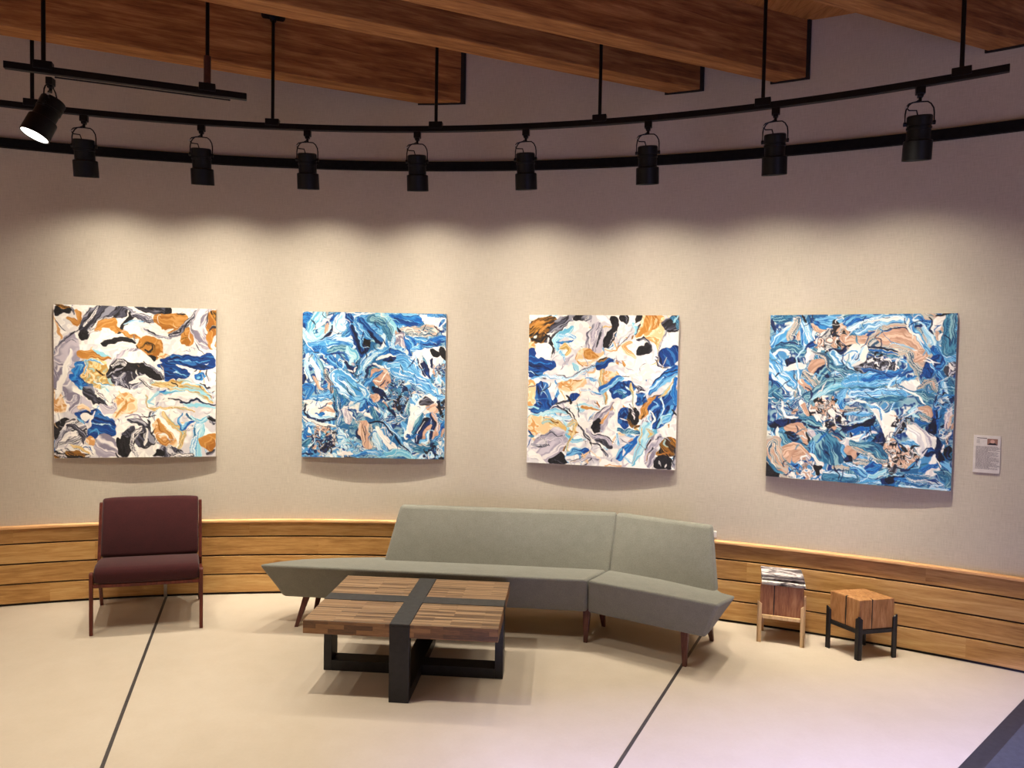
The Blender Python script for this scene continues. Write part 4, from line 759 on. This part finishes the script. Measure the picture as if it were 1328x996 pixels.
def paint_b():
    c = Canvas([(106,98),(868,104),(862,856),(108,850)], 71); c.base('X', 60, 5, 1.6)
    F, S = c.F, c.S; c.sweep('XSSETRU', 90, 3, (100,90,870,860), (60,140), (14,40)); c.sweep('SEXC', 60, 8, (100,90,870,860), (40,90), (8,22))
    F('U', [(108,100),(160,104),(150,160),(110,170)]); S('C', 60, [(200,110),(150,180),(180,240),(260,190)], 1.6, .2); S('E', 50, [(110,190),(150,260),(200,280)], 1.6); S('U', 36, [(250,150),(300,130),(340,120)], 1.3); S('P', 26, [(232,170),(230,210)], 1); S('V', 22, [(170,180),(220,150),(260,120)], 1.3)
    F('W', [(200,250),(246,220),(270,180),(300,170),(318,196),(290,226),(262,230),(220,256)]); S('N', 13, [(300,196),(290,180),(268,182),(262,200),(240,222),(190,248)], 1, .4); S('N', 7, [(290,216),(304,206),(304,192)]); S('W', 10, [(246,240),(276,200)]); S('K', 3, [(190,248),(160,262),(140,276)])
    S('S', 90, [(150,290),(220,280),(300,260),(360,270)], 2.2, .2); S('U', 36, [(150,300),(200,290),(260,320)], 1.8); S('T', 30, [(240,300),(320,290),(380,300)], 2.0); S('C', 50, [(340,290),(380,330),(360,360)], 1.6); S('U', 46, [(250,330),(280,370),(310,400)], 1.6); S('B', 9, [(236,316),(300,314),(350,322)]); S('N', 7, [(170,316),(200,310)]); S('S', 40, [(180,330),(200,400),(240,450)], 1.8); S('E', 26, [(140,320),(130,400),(160,460)], 1.6); S('T', 16, [(190,340),(220,400),(230,440)], 1.5)
    S('V', 26, [(160,340),(190,430),(200,480)], 1.4); S('P', 22, [(170,440),(190,480),(220,500)]); S('R', 34, [(230,400),(250,460),(270,520)], 1.6); S('G', 16, [(240,430),(262,480),(260,520)], 1.3); S('R', 26, [(270,420),(290,480)], 1.4)
    S('S', 150, [(420,170),(500,130),(580,170),(600,260)], 3.6, .1); S('T', 60, [(470,130),(540,150),(580,230)], 3.0, .2); S('C', 22, [(490,108),(560,130),(596,180),(600,250)], 1.6, .2); S('E', 60, [(330,120),(300,170),(330,200)], 1.6); S('U', 40, [(320,230),(370,190)], 1.6)
    S('B', 44, [(352,110),(372,180),(400,260),(420,320)], 1.2, .3); S('N', 20, [(372,160),(392,230),(408,310)], 1); S('N', 26, [(420,180),(450,230),(440,290)], 1); F('K', [(436,228),(462,220),(460,270),(442,290),(430,260)]); S('U', 40, [(400,130),(440,200),(470,230)], 1.4); S('B', 34, [(420,140),(470,200),(520,246)], 1.2, .3); S('N', 12, [(452,190),(490,240),(528,254)]); S('S', 22, [(412,150),(432,200)], 1.2); S('S', 10, [(402,220),(424,290)], 1); S('E', 8, [(380,150),(410,230)]); S('N', 16, [(410,310),(440,300),(430,270)])
    S('W', 22, [(500,290),(530,270),(540,256)]); S('N', 6, [(530,240),(550,270)])
    F('U', [(560,106),(700,104),(740,130),(760,190),(690,160),(620,160),(580,130)], 6); S('B', 18, [(600,130),(660,150),(710,150)], 1.3); S('U', 26, [(770,110),(850,112)], 1.3); F('W', [(730,112),(770,130),(820,140),(860,130),(860,160),(800,190),(760,170)]); S('U', 16, [(830,170),(856,140)]); S('R', 60, [(640,200),(720,190),(810,200)], 2.6, .2); S('U', 46, [(700,240),(780,256),(860,230)], 1.6); S('S', 20, [(700,240),(760,236)], 1.3); S('B', 12, [(720,262),(790,260),(860,246)])
    S('N', 14, [(610,180),(640,210)], 1); S('P', 20, [(606,200),(640,240)]); S('L', 60, [(600,250),(630,230),(650,270)], 1.3); S('E', 24, [(596,210),(590,280),(640,300)], 1.3); S('U', 50, [(660,230),(690,270),(700,290)], 2.2); S('S', 26, [(690,290),(740,280)], 1.6)
    F('W', [(700,300),(780,280),(860,270),(866,330),(800,370),(780,440),(740,420),(690,350)]); F('K', [(780,284),(800,280),(826,310),(820,326),(796,316)]); F('K', [(828,300),(848,270),(864,310),(862,350),(838,330)]); S('N', 15, [(784,330),(778,350),(786,380)], 1, .5); S('N', 24, [(740,340),(760,390),(780,440)], 1, .8); S('B', 15, [(762,400),(780,436)]); S('N', 9, [(716,330),(740,390),(756,420)]); S('S', 12, [(706,320),(730,400),(760,450)], 1.3); S('P', 10, [(800,370),(798,420)]); S('T', 8, [(740,320),(760,360)]); c.speck('GXNM', 835, 390, 34, 30, 8)
    S('S', 46, [(420,440),(440,350),(510,300),(590,310)], 1.8, .2); S('E', 12, [(430,400),(470,330),(550,298)], 1.2); S('U', 34, [(520,320),(590,300),(650,330),(700,400)], 2.0, .2); S('S', 110, [(570,370),(640,370),(700,430)], 3.4, .3); S('S', 60, [(600,400),(660,420),(740,460),(800,500)], 2.4, .2); S('W', 16, [(500,344),(550,320),(600,324)]); F('N', [(538,342),(562,330),(602,328),(596,342),(570,354)]); S('N', 13, [(450,430),(470,380),(520,364)], 1); S('V', 14, [(480,360),(520,370),(540,390)])
    F('P', [(480,400),(540,390),(566,410),(580,460),(560,496),(520,480),(484,460),(470,430)], 20); S('W', 6, [(486,450),(530,440),(560,410)]); S('N', 7, [(516,470),(550,450)]); S('U', 20, [(376,550),(420,500),(470,440),(530,404)], 1.0, .2); S('S', 9, [(384,540),(430,486),(480,430)]); F('N', [(470,480),(510,490),(540,500),(550,540),(520,540),(490,512)]); F('P', [(456,520),(500,514),(520,540),(480,556)])
    S('N', 26, [(330,370),(360,386),(390,392)], 1, .3); S('N', 9, [(400,350),(404,380),(380,410),(350,416)]); S('W', 10, [(340,396),(376,404),(400,380)]); S('L', 14, [(370,360),(390,370)]); S('T', 9, [(408,330),(410,390),(380,430)])
    S('S', 100, [(300,440),(360,480),(410,520)], 3.2, .1); S('E', 12, [(300,500),(360,540)]); S('T', 9, [(330,450),(420,500)]); S('T', 9, [(310,470),(390,530)]); S('E', 16, [(320,460),(400,520)])
    c.speck('NTXGP', 630, 540, 62, 90, 11); c.speck('NXT', 600, 480, 40, 40, 9); c.speck('NKX', 632, 570, 30, 34, 11); S('X', 34, [(690,540),(670,600),(610,650)], 2.0, .2); S('T', 30, [(690,560),(670,620)], 2.0); S('T', 22, [(510,560),(560,590),(596,630)], 1.6); S('N', 14, [(560,590),(590,620),(600,636)], 1); S('W', 14, [(480,580),(540,620)]); S('P', 10, [(540,560),(560,590)]); S('E', 7, [(506,570),(560,624)]); S('N', 5, [(500,570),(510,600)])
    S('U', 40, [(110,490),(150,500),(130,540)], 1.6); S('S', 26, [(150,540),(230,540),(280,520)], 1.8); S('N', 22, [(118,430),(118,470)], 1); S('W', 30, [(120,560),(200,580),(270,570)]); F('W', [(120,600),(160,570),(240,566),(290,620),(270,650),(200,650)]); S('N', 14, [(122,580),(130,620),(200,650),(290,640)], 1, .3); S('N', 10, [(116,600),(150,650),(230,662),(290,650)]); S('E', 14, [(130,610),(180,640),(280,640)]); S('P', 22, [(200,616),(240,606),(286,612)]); S('P', 16, [(240,580),(276,572)]); S('U', 18, [(190,624),(220,628)]); S('W', 22, [(120,640),(200,680),(280,690)]); S('P', 22, [(186,690),(216,700),(240,706)]); S('K', 3, [(160,668),(230,690),(280,694)])
    S('T', 28, [(284,510),(280,560),(300,620)], 1, .4); S('N', 8, [(272,540),(280,590),(296,618)]); S('X', 24, [(300,540),(310,620),(300,680)], 1.6, .1); S('N', 5, [(310,560),(316,640)]); S('L', 44, [(330,600),(350,640),(350,670)], 2.0); S('U', 40, [(160,700),(130,720),(150,740)], 1.4); S('W', 12, [(140,700),(150,724)]); S('T', 34, [(110,790),(150,770),(170,800)], 2.0)
    c.speck('NGXPM', 220, 760, 72, 90, 10); c.speck('NK', 240, 780, 40, 30, 9); S('E', 30, [(300,740),(340,760),(320,800)], 1.6); S('C', 30, [(330,780),(380,760)], 1.6); c.speck('XES', 360, 780, 50, 40, 10)
    F('P', [(404,700),(440,650),(470,690),(480,800),(440,800),(412,740)], 82, 40); S('R', 26, [(470,680),(480,780)], 2.0); S('N', 9, [(398,700),(412,760)]); S('K', 3, [(432,680),(440,780)]); S('W', 20, [(420,600),(470,640)]); S('N', 13, [(458,668),(500,664),(540,680),(590,720)], 1, .6); S('S', 16, [(540,670),(590,710),(640,770)], 1.2, .3); S('N', 8, [(560,700),(620,770),(694,836)], 1); S('W', 34, [(500,700),(560,770),(600,800)]); S('E', 40, [(490,720),(520,800)], 1.8); S('U', 24, [(390,570),(440,540),(420,600)], 1.4); S('B', 22, [(440,560),(450,610)], 1.6)
    S('E', 70, [(700,530),(720,600),(680,700)], 1.2, .4); F('W', [(700,560),(760,520),(820,540),(830,600),(740,620),(700,680),(660,760),(650,720)]); F('G', [(722,554),(756,532),(800,560),(770,572),(740,574)], 0); S('H', 8, [(750,530),(800,556)]); F('P', [(760,580),(810,566),(826,600),(800,620),(770,600)]); c.speck('KNM', 845, 570, 26, 20, 9); S('K', 16, [(826,560),(830,600),(850,630)], 1)
    F('T', [(690,740),(700,690),(730,630),(752,612),(740,650),(720,700),(700,760)], -66); F('N', [(700,770),(720,700),(760,640),(784,650),(770,690),(742,760)], -66); F('P', [(744,756),(770,690),(790,680),(790,740),(770,760)]); S('N', 26, [(790,630),(806,680),(790,750)], 1, .3); S('S', 20, [(780,710),(770,750),(730,766)], 1.1); S('P', 22, [(800,620),(830,680),(810,750)], 1.2, .2); S('L', 10, [(790,610),(822,650),(830,710)]); S('U', 14, [(856,650),(840,720),(790,780)], 1.2); S('W', 5, [(712,760),(730,700),(760,660)]); S('T', 46, [(700,800),(760,800),(820,770)], 2.0); c.speck('BUE', 690, 740, 20, 20, 8); S('P', 14, [(856,700),(846,740)])
    S('C', 34, [(520,836),(620,824),(700,846)], 1.8, .2); S('S', 26, [(400,836),(480,820),(540,836)], 1.6); c.speck('NKE', 800, 830, 46, 36, 10); S('N', 10, [(108,832),(170,826)]); S('W', 18, [(300,830),(380,826)]); S('K', 7, [(340,846),(400,850)]); S('U', 20, [(400,840),(450,830)], 1.3)
    c.sweep('WENUTSWNX', 150, 301, (110,110,860,850), (18,80), (2,6), 1.2)
    S('W', 8, [(108,100),(160,98)]); S('W', 7, [(340,106),(480,100)])
    return c
def paint_d():
    c = Canvas([(107,88),(912,84),(853,850),(73,786)], 93); c.base('X', 60, 9, 1.6)
    F, S = c.F, c.S; c.sweep('XSTTSRU', 100, 5, (70,80,915,850), (70,160), (14,40)); c.sweep('STXEN', 60, 12, (70,80,915,850), (40,90), (8,18), 1, -10)
    S('T', 40, [(115,104),(200,100)], 1.6); S('N', 24, [(112,110),(124,160)], 1.2); F('S', [(110,190),(190,150),(250,100),(240,150),(200,190),(150,226),(104,230)], -45); S('E', 9, [(104,220),(160,160),(240,100)]); S('R', 34, [(236,110),(200,180),(220,210)], 2.0, .2); S('P', 26, [(240,160),(236,200)]); S('T', 26, [(170,216),(230,210),(300,216)], 1.4); S('N', 7, [(130,220),(180,208),(240,220)])
    F('S', [(240,130),(270,110),(300,170),(320,200),(290,240),(256,230),(246,180)], 80); S('E', 26, [(262,110),(290,200),(280,230)], 1.3); S('B', 22, [(330,180),(290,220),(262,240)], 1.2); S('U', 12, [(250,150),(256,220)]); S('K', 14, [(262,96),(272,124)]); S('P', 20, [(300,130),(330,150),(360,160)]); F('U', [(320,104),(400,96),(440,120),(420,150),(360,146),(310,130)], 10); S('S', 14, [(330,110),(400,120)], 1.4)
    c.speck('MPWK', 360, 200, 50, 40, 14); F('M', [(330,170),(390,150),(400,210),(340,240)]); F('K', [(404,106),(430,140),(470,160),(450,180),(420,170),(400,200),(390,240),(396,180)]); c.speck('KMP', 430, 200, 46, 40, 15); S('P', 26, [(430,130),(450,150)]); S('P', 50, [(440,200),(500,200),(560,190)], 1.6, .2); S('N', 22, [(370,240),(420,250),(440,230)], 1.1)
    S('U', 40, [(450,120),(520,100),(600,96)], 1.5, .2); S('E', 20, [(460,150),(560,110),(660,100),(720,116)], 1.4, .2); S('V', 16, [(520,130),(620,112),(710,120)], 1.2, .2); S('S', 30, [(500,160),(560,140),(700,130)], 2.0, .2); S('P', 20, [(640,144),(720,150)], 1); S('N', 16, [(612,158),(660,146),(720,162)], 1); S('B', 18, [(540,180),(570,170),(590,190)], 1); S('P', 24, [(480,180),(540,190)])
    S('R', 130, [(570,230),(640,200),(730,210),(770,280)], 4.0, .1); S('P', 60, [(600,190),(690,180),(750,230),(760,280)], 1.8, .2); S('P', 40, [(740,240),(780,260),(740,290)], 1.2); S('N', 6, [(570,190),(620,160),(690,150),(760,190),(786,240)], 1); S('E', 7, [(630,210),(690,216),(740,240)]); S('E', 8, [(786,180),(788,230),(770,260)])
    for k in range(6): S('NUTBNT'[k], 9, [(534,232+k*11),(600,238+k*12),(660,246+k*12)], 1)
    F('G', [(484,300),(540,280),(620,290),(668,320),(640,350),(560,340),(490,330)], 4, 20); c.speck('GKVH', 575, 312, 52, 60, 8); c.speck('GKV', 640, 325, 26, 20, 8)
    S('S', 24, [(720,110),(740,170),(800,250)], 1.5, .2); S('W', 10, [(722,110),(718,150),(770,210)], 1); S('U', 26, [(756,110),(800,130),(790,150)], 1.4); F('W', [(800,120),(860,90),(840,150),(810,160)]); S('E', 30, [(770,150),(800,190),(820,230)], 1.8); S('T', 54, [(880,100),(874,200),(866,240)], 1.8, .1); S('K', 8, [(820,96),(870,92)]); S('P', 14, [(826,160),(830,200)]); S('W', 12, [(846,170),(836,200)]); S('U', 40, [(820,240),(840,300),(800,340)], 1.5, .2); F('B', [(756,350),(780,310),(830,260),(850,290),(810,330),(790,360)]); S('S', 12, [(800,300),(820,340)]); F('H', [(850,330),(880,290),(892,300),(890,350),(860,352)]); S('V', 12, [(870,300),(884,330)])
    F('W', [(420,280),(470,230),(530,220),(540,260),(510,300),(460,306)]); S('S', 9, [(430,270),(480,250),(500,280),(470,290),(480,266)], 1.2, .3); S('E', 20, [(420,290),(470,300),(520,240)], 1.8); S('E', 46, [(380,250),(420,290),(480,340)], 2.2); S('T', 30, [(380,300),(440,320),(500,350)], 2.0); S('N', 6, [(430,250),(440,300),(490,340)])
    S('T', 30, [(110,240),(180,230),(260,250)], 1.8); S('V', 14, [(100,270),(150,240),(190,250)], 1.2); F('N', [(176,290),(190,270),(240,288),(210,300)]); F('W', [(160,310),(210,296),(262,300),(250,316),(180,322)]); S('V', 34, [(280,240),(290,260),(270,290)], 1); S('E', 8, [(262,230),(220,300),(240,440)], 1, .2)
    F('P', [(270,320),(300,290),(340,280),(350,300),(310,340),(290,344)], -30); S('N', 16, [(300,356),(350,310)], 1, .2); S('T', 26, [(320,360),(366,320)], 1.4, .2); S('R', 20, [(300,250),(350,270),(380,330)], 2.0); S('P', 26, [(236,370),(280,410)], 1, .2); S('R', 36, [(250,340),(330,390)], 2.2, .2); S('R', 26, [(210,350),(216,440)], 1.8); S('E', 5, [(214,340),(216,400)])
    S('S', 90, [(90,280),(140,340),(190,390)], 2.6, .2); S('W', 18, [(92,320),(130,370)], 1); S('B', 14, [(90,350),(140,400)], 1.2); S('E', 20, [(130,300),(180,350)], 1.2); S('W', 18, [(170,400),(210,420)], 1); S('T', 50, [(110,430),(150,470)], 2.2)
    S('T', 60, [(270,450),(350,400),(450,380),(560,380)], 3.0, .3); S('C', 28, [(290,450),(380,400),(480,390)], 1.8, .2); S('S', 60, [(440,380),(560,360),(660,360)], 2.6, .2); S('U', 26, [(520,370),(620,350),(680,330)], 1.6, .3); S('S', 40, [(460,430),(560,420),(680,430)], 2.4, .2); S('T', 30, [(560,450),(680,450)], 2.0); S('W', 12, [(480,460),(540,470)], 1); S('B', 14, [(520,320),(640,350),(720,340)], 1.4); S('E', 10, [(660,350),(620,390),(660,410)])
    F('W', [(684,380),(720,370),(748,380),(730,408),(700,404)]); S('U', 12, [(680,370),(740,360)]); S('R', 34, [(740,400),(800,380),(810,420)], 2.4); S('T', 30, [(700,420),(780,440),(820,460)], 2.2); S('V', 10, [(660,400),(740,440),(770,470)], 1.2)
    S('U', 26, [(830,340),(840,420),(810,500),(800,580)], 1.6, .2); S('T', 24, [(870,360),(880,430),(860,500)], 1.8, .2); S('E', 16, [(850,380),(850,470)], 1.3); S('N', 8, [(816,440),(806,540)]); S('L', 26, [(860,480),(850,580)], 1.6); S('P', 14, [(870,520),(856,580)], 1); c.speck('XUN', 840, 470, 34, 24, 9)
    c.speck('MPKW', 360, 510, 62, 110, 13); c.speck('KNM', 400, 540, 36, 30, 13); c.speck('MKP', 345, 480, 34, 30, 11); S('W', 20, [(366,500),(386,524)], 1)
    S('T', 30, [(240,540),(290,540),(330,560)], 1.6); F('N', [(84,560),(150,540),(220,540),(250,552),(180,562),(110,572)]); S('N', 12, [(250,560),(320,570)], 1); S('X', 60, [(140,490),(200,500),(240,470)], 2.6, .2); S('V', 14, [(150,460),(170,520),(230,530)], 1); S('P', 16, [(200,510),(230,500)]); S('W', 14, [(240,460),(262,510)], 1); S('P', 20, [(250,480),(280,520)])
    F('P', [(160,566),(220,556),(270,580),(262,610),(300,640),(262,650),(240,610),(180,590)], 24); S('W', 14, [(262,600),(300,650)], 1); S('K', 12, [(266,600),(280,640)], 1); F('N', [(160,600),(200,590),(240,620),(200,640)]); S('T', 34, [(150,600),(190,650),(270,660)], 2.2, .2); S('L', 30, [(280,580),(300,620)], 1.4); S('W', 16, [(130,570),(140,620)], 1); S('E', 26, [(100,590),(130,640)], 1.4); S('W', 26, [(86,640),(120,680)])
    F('T', [(290,620),(350,590),(390,640),(440,680),(430,720),(360,740),(300,720),(276,680)], 70); S('U', 24, [(300,640),(280,690)], 1.4); S('N', 9, [(370,580),(440,630)], 1); S('P', 9, [(380,610),(430,650),(480,680)], 1); S('S', 18, [(420,650),(430,700)], 1.4); S('U', 9, [(310,640),(350,600)])
    F('N', [(410,570),(460,580),(520,560),(560,520),(556,560),(500,590),(430,600)], -12); S('E', 12, [(440,560),(500,550),(540,530)], 1.4); S('S', 22, [(430,520),(490,520),(560,500)], 2.2); S('R', 20, [(430,500),(500,500)], 1.8); S('U', 14, [(440,600),(520,580),(580,560)], 1.2); S('V', 20, [(410,640),(480,620),(560,590)], 1.1); S('T', 9, [(540,500),(566,520),(556,560)])
    F('V', [(400,640),(440,620),(470,650),(460,670),(430,650)]); F('P', [(430,650),(470,660),(470,710),(450,700)]); F('N', [(430,720),(446,690),(462,720)])
    S('W', 50, [(560,480),(600,540),(610,600)], 1, .3); S('S', 14, [(530,470),(580,490),(590,540)], 1.4); F('N', [(530,640),(580,590),(606,630),(600,650),(560,664)]); F('W', [(600,520),(640,500),(640,560),(620,640),(600,620)]); c.speck('KGM', 665, 560, 22, 20, 8); S('H', 12, [(680,530),(660,570),(640,610)], 1.2); S('P', 8, [(620,520),(650,524)])
    S('S', 20, [(760,480),(710,500),(720,530)], 1.6); S('C', 10, [(730,470),(700,510),(750,540)], 1.2); S('P', 36, [(740,490),(780,500),(770,530)], 2.4); S('R', 34, [(740,520),(780,540)], 2.4); S('U', 12, [(720,550),(760,556)]); F('N', [(760,580),(780,560),(800,530),(800,590),(780,596)]); F('W', [(700,580),(740,590),(790,600),(810,640),(800,680),(770,700),(700,640),(690,600)]); S('V', 50, [(700,580),(740,620),(740,700)], 1.2); S('L', 9, [(710,560),(770,610),(780,660)], 1); F('B', [(756,690),(780,656),(800,680),(790,694)]); F('N', [(756,690),(800,682),(796,696),(770,696)]); S('S', 34, [(680,640),(720,650)], 2.0); S('W', 40, [(800,700),(790,750),(760,780)], 1)
    F('N', [(800,600),(816,640),(830,720),(820,740),(804,700)]); S('W', 10, [(826,640),(830,690)]); F('K', [(840,660),(862,650),(858,710),(838,710)]); S('M', 20, [(850,600),(846,640)], 1.4); S('V', 10, [(860,600),(840,620)]); S('P', 10, [(876,560),(866,590)])
    c.speck('MPKD', 625, 690, 46, 60, 14); c.speck('PMW', 600, 710, 34, 26, 13); c.speck('KPM', 690, 700, 42, 60, 13); S('H', 26, [(640,740),(620,780)], 1.8); S('N', 14, [(660,760),(700,750),(740,720)], 1); S('S', 9, [(690,750),(730,730)]); S('U', 26, [(740,760),(800,740)], 1.4)
    S('R', 50, [(480,660),(560,680),(600,720)], 2.8, .2); S('T', 34, [(460,640),(540,660),(600,700)], 2.2, .2); S('R', 34, [(470,720),(530,730)], 2.2); S('U', 50, [(520,760),(580,740)], 2.0); S('C', 26, [(540,790),(600,770)], 1.4)
    S('P', 60, [(150,770),(150,700),(210,670),(262,700)], 1.6, .3); S('P', 36, [(200,710),(250,700)], 1.2); S('P', 22, [(180,720),(190,690),(240,680)], 1); S('R', 90, [(110,650),(116,720),(160,770)], 3.2, .1); S('P', 7, [(90,660),(100,720),(150,776)], 1); S('P', 7, [(110,660),(122,710),(160,760)], 1); S('P', 7, [(134,660),(142,700),(170,750)], 1); F('K', [(74,720),(100,740),(140,786),(74,784)]); S('T', 14, [(80,700),(110,740),(140,780)], 1); S('U', 26, [(190,730),(230,744),(262,740)], 1.4); S('N', 8, [(196,740),(230,736)]); S('W', 16, [(280,690),(330,740)], 1); S('L', 14, [(266,690),(280,740)], 1.4)
    c.speck('VMPUW', 250, 776, 60, 50, 11); c.speck('VUW', 320, 770, 30, 24, 9); F('K', [(290,742),(330,744),(300,760),(310,780),(296,770)]); S('T', 40, [(340,790),(420,790),(470,800)], 2.2, .1); S('E', 16, [(330,770),(400,770),(470,790)], 1.4); S('R', 26, [(380,750),(440,750)], 1.6); S('U', 26, [(450,750),(520,790)], 1.6); S('E', 14, [(440,730),(520,770)], 1.2); S('S', 30, [(480,820),(560,810)], 1.6)
    F('N', [(580,806),(650,790),(700,780),(690,800),(640,810),(590,820)]); S('U', 26, [(640,800),(700,806)], 1.3); S('X', 40, [(700,790),(760,800),(820,830)], 3.0, .1); S('E', 12, [(650,830),(740,836),(840,846)], 1.4); S('K', 8, [(600,826),(640,836)]); S('T', 40, [(800,770),(850,790),(840,830)], 2.4); S('U', 26, [(820,730),(850,760)], 1.8); S('E', 9, [(760,830),(820,820)], 1.2)
    c.sweep('WENUTVWNX', 150, 305, (80,90,900,840), (18,80), (2,6), 1.2)
    return c
PLAB = {'a': 'square abstract painting of white, ochre, black and deep blue swirls, above the maroon chair',
 'b': 'square abstract painting dense with blue strokes, second from the left, above the sofa\'s left end',
 'c': 'square abstract painting with white ground, blue, black and gold marbling, above the sofa back',
 'd': 'square abstract painting in blues, teal and peach, farthest right beside the information card'}
PSZ = (1.196, 1.216)
def painting_mesh(cv, name, mat, parent, th=.028):
    n = GN; w, h = PSZ; z = np.clip(cv.h, 0, 1.3)*.0016
    uu = (np.arange(n)/(n-1)-.5)*w; vv = (.5-np.arange(n)/(n-1))*h
    X, Z = np.meshgrid(uu, vv); Y = -z-.001
    co_ = np.stack([X, Y, Z], -1).reshape(-1, 3)
    i = np.arange(n*n).reshape(n, n); q = np.stack([i[:-1,:-1], i[1:,:-1], i[1:,1:], i[:-1,1:]], -1).reshape(-1, 4)
    me = bpy.data.meshes.new(name); me.from_pydata(co_.tolist(), [], q.tolist()); me.update()
    me.polygons.foreach_set('use_smooth', [True]*len(me.polygons))
    at = me.color_attributes.new('paint', 'FLOAT_COLOR', 'POINT')
    c = cv.img.reshape(-1, 3)/255; c = np.where(c <= .04045, c/12.92, ((c+.055)/1.055)**2.4)
    g_ = c.mean(1, keepdims=True); c = np.clip(g_+(c-g_)*1.02, 0, 1)**1.12
    at.data.foreach_set('color', np.c_[c, np.ones(len(c))].astype(np.float32).ravel())
    me.materials.append(mat); o = bpy.data.objects.new(name, me); C.objects.link(o); o.parent = parent; return o
def paint_mat():
    m, nt, b = newmat('thick_paint'); a = N(nt, 'ShaderNodeVertexColor', layer_name='paint')
    g = noise(nt, coords(nt), 90, 2)
    nt.links.new(mix(nt, math_(nt, 'MULTIPLY', g, .03), a.outputs['Color'], lin((236,232,226))), b.inputs['Base Color'])
    b.inputs['Roughness'].default_value = .5; b.inputs['Specular IOR Level'].default_value = .2
    return m
M_paint = paint_mat()
M_edge = plain('canvas_edge', (196,184,166), .8)
for fn, a, key in ((paint_a, 12.40, 'a'), (paint_b, -.15, 'b'), (paint_c, -12.70, 'c'), (paint_d, -25.10, 'd')):
    pr = empty('abstract_painting', wp(-a, WR-.016, 1.770), R(a)); tag(pr, PLAB[key], 'painting')
    bm = bmesh.new(); box(bm, (0,.0175,0), (PSZ[0], .034, PSZ[1])); link('stretched_canvas', bm, M_edge, pr, bevel=.003)
    painting_mesh(fn(), 'painted_surface', M_paint, pr)

# ------------------------------------------------------------------ light
w = bpy.data.worlds.new('world'); bpy.context.scene.world = w; w.use_nodes = True
bg = w.node_tree.nodes['Background']; bg.inputs[0].default_value = (1.0,.70,.42,1); bg.inputs[1].default_value = .30
def area(name, loc, target, sx, sy, e, col):
    L = bpy.data.lights.new(name, 'AREA'); L.shape = 'RECTANGLE'; L.size = sx; L.size_y = sy; L.energy = e; L.color = col
    o = bpy.data.objects.new(name, L); C.objects.link(o); o.location = loc
    o.rotation_euler = (Vector(target)-Vector(loc)).to_track_quat('-Z', 'Y').to_euler(); return o
area('daylight_high', (4.5,-14,6.6), (2.5,3,0), 1.3, .45, 17000, (.42,.44,1))
area('daylight_side', (9,.5,2.6), (2,4.5,2.4), 1.0, 1.4, 60, (.42,.6,1))
for (x, y, e) in ((-3.3,3.6,130), (-2.1,3.7,150), (-1.35,3.6,230), (1.1,3.6,100), (2.1,4.0,90),      # the room's other ceiling spots, above the frame
                  (-3.5,.4,240), (-.8,-.6,230), (2.0,-1,90), (-5.5,.2,150), (-6,2,300)):  # unseen lamps, added so the floor bounces light onto beams and upper wall
    add_spot(None, None, e, 140, ((.8, 32), (.2, 48)) if y > 3 else ((.9, 40), (.1, 50)), WARM, .014, (x, y, 3.5))
# ------------------------------------------------------------------ camera
cam = bpy.data.cameras.new('camera'); co = bpy.data.objects.new('camera', cam); C.objects.link(co)
cam.sensor_fit = 'HORIZONTAL'; cam.sensor_width = 36; cam.lens = 36*900/1328; cam.clip_start = .05; cam.clip_end = 100
pit, rol = -.0336, .0185
wv_ = Vector((0, math.cos(pit), math.sin(pit))); rv = Vector((1,0,0)); uv_ = rv.cross(wv_)
r2 = rv*math.cos(rol)+uv_*math.sin(rol); u2 = -rv*math.sin(rol)+uv_*math.cos(rol)
co.matrix_world = Matrix(((r2.x,u2.x,-wv_.x,0), (r2.y,u2.y,-wv_.y,0), (r2.z,u2.z,-wv_.z,2.0), (0,0,0,1)))
sc = bpy.context.scene; sc.camera = co
sc.view_settings.view_transform = 'Standard'; sc.view_settings.look = 'None'; sc.view_settings.gamma = 1; sc.view_settings.use_curve_mapping = False
sc.view_settings.exposure = .08
sc.cycles.use_denoising = True; sc.cycles.max_bounces = 6; sc.cycles.diffuse_bounces = 5
sc.cycles.sample_clamp_indirect = 4
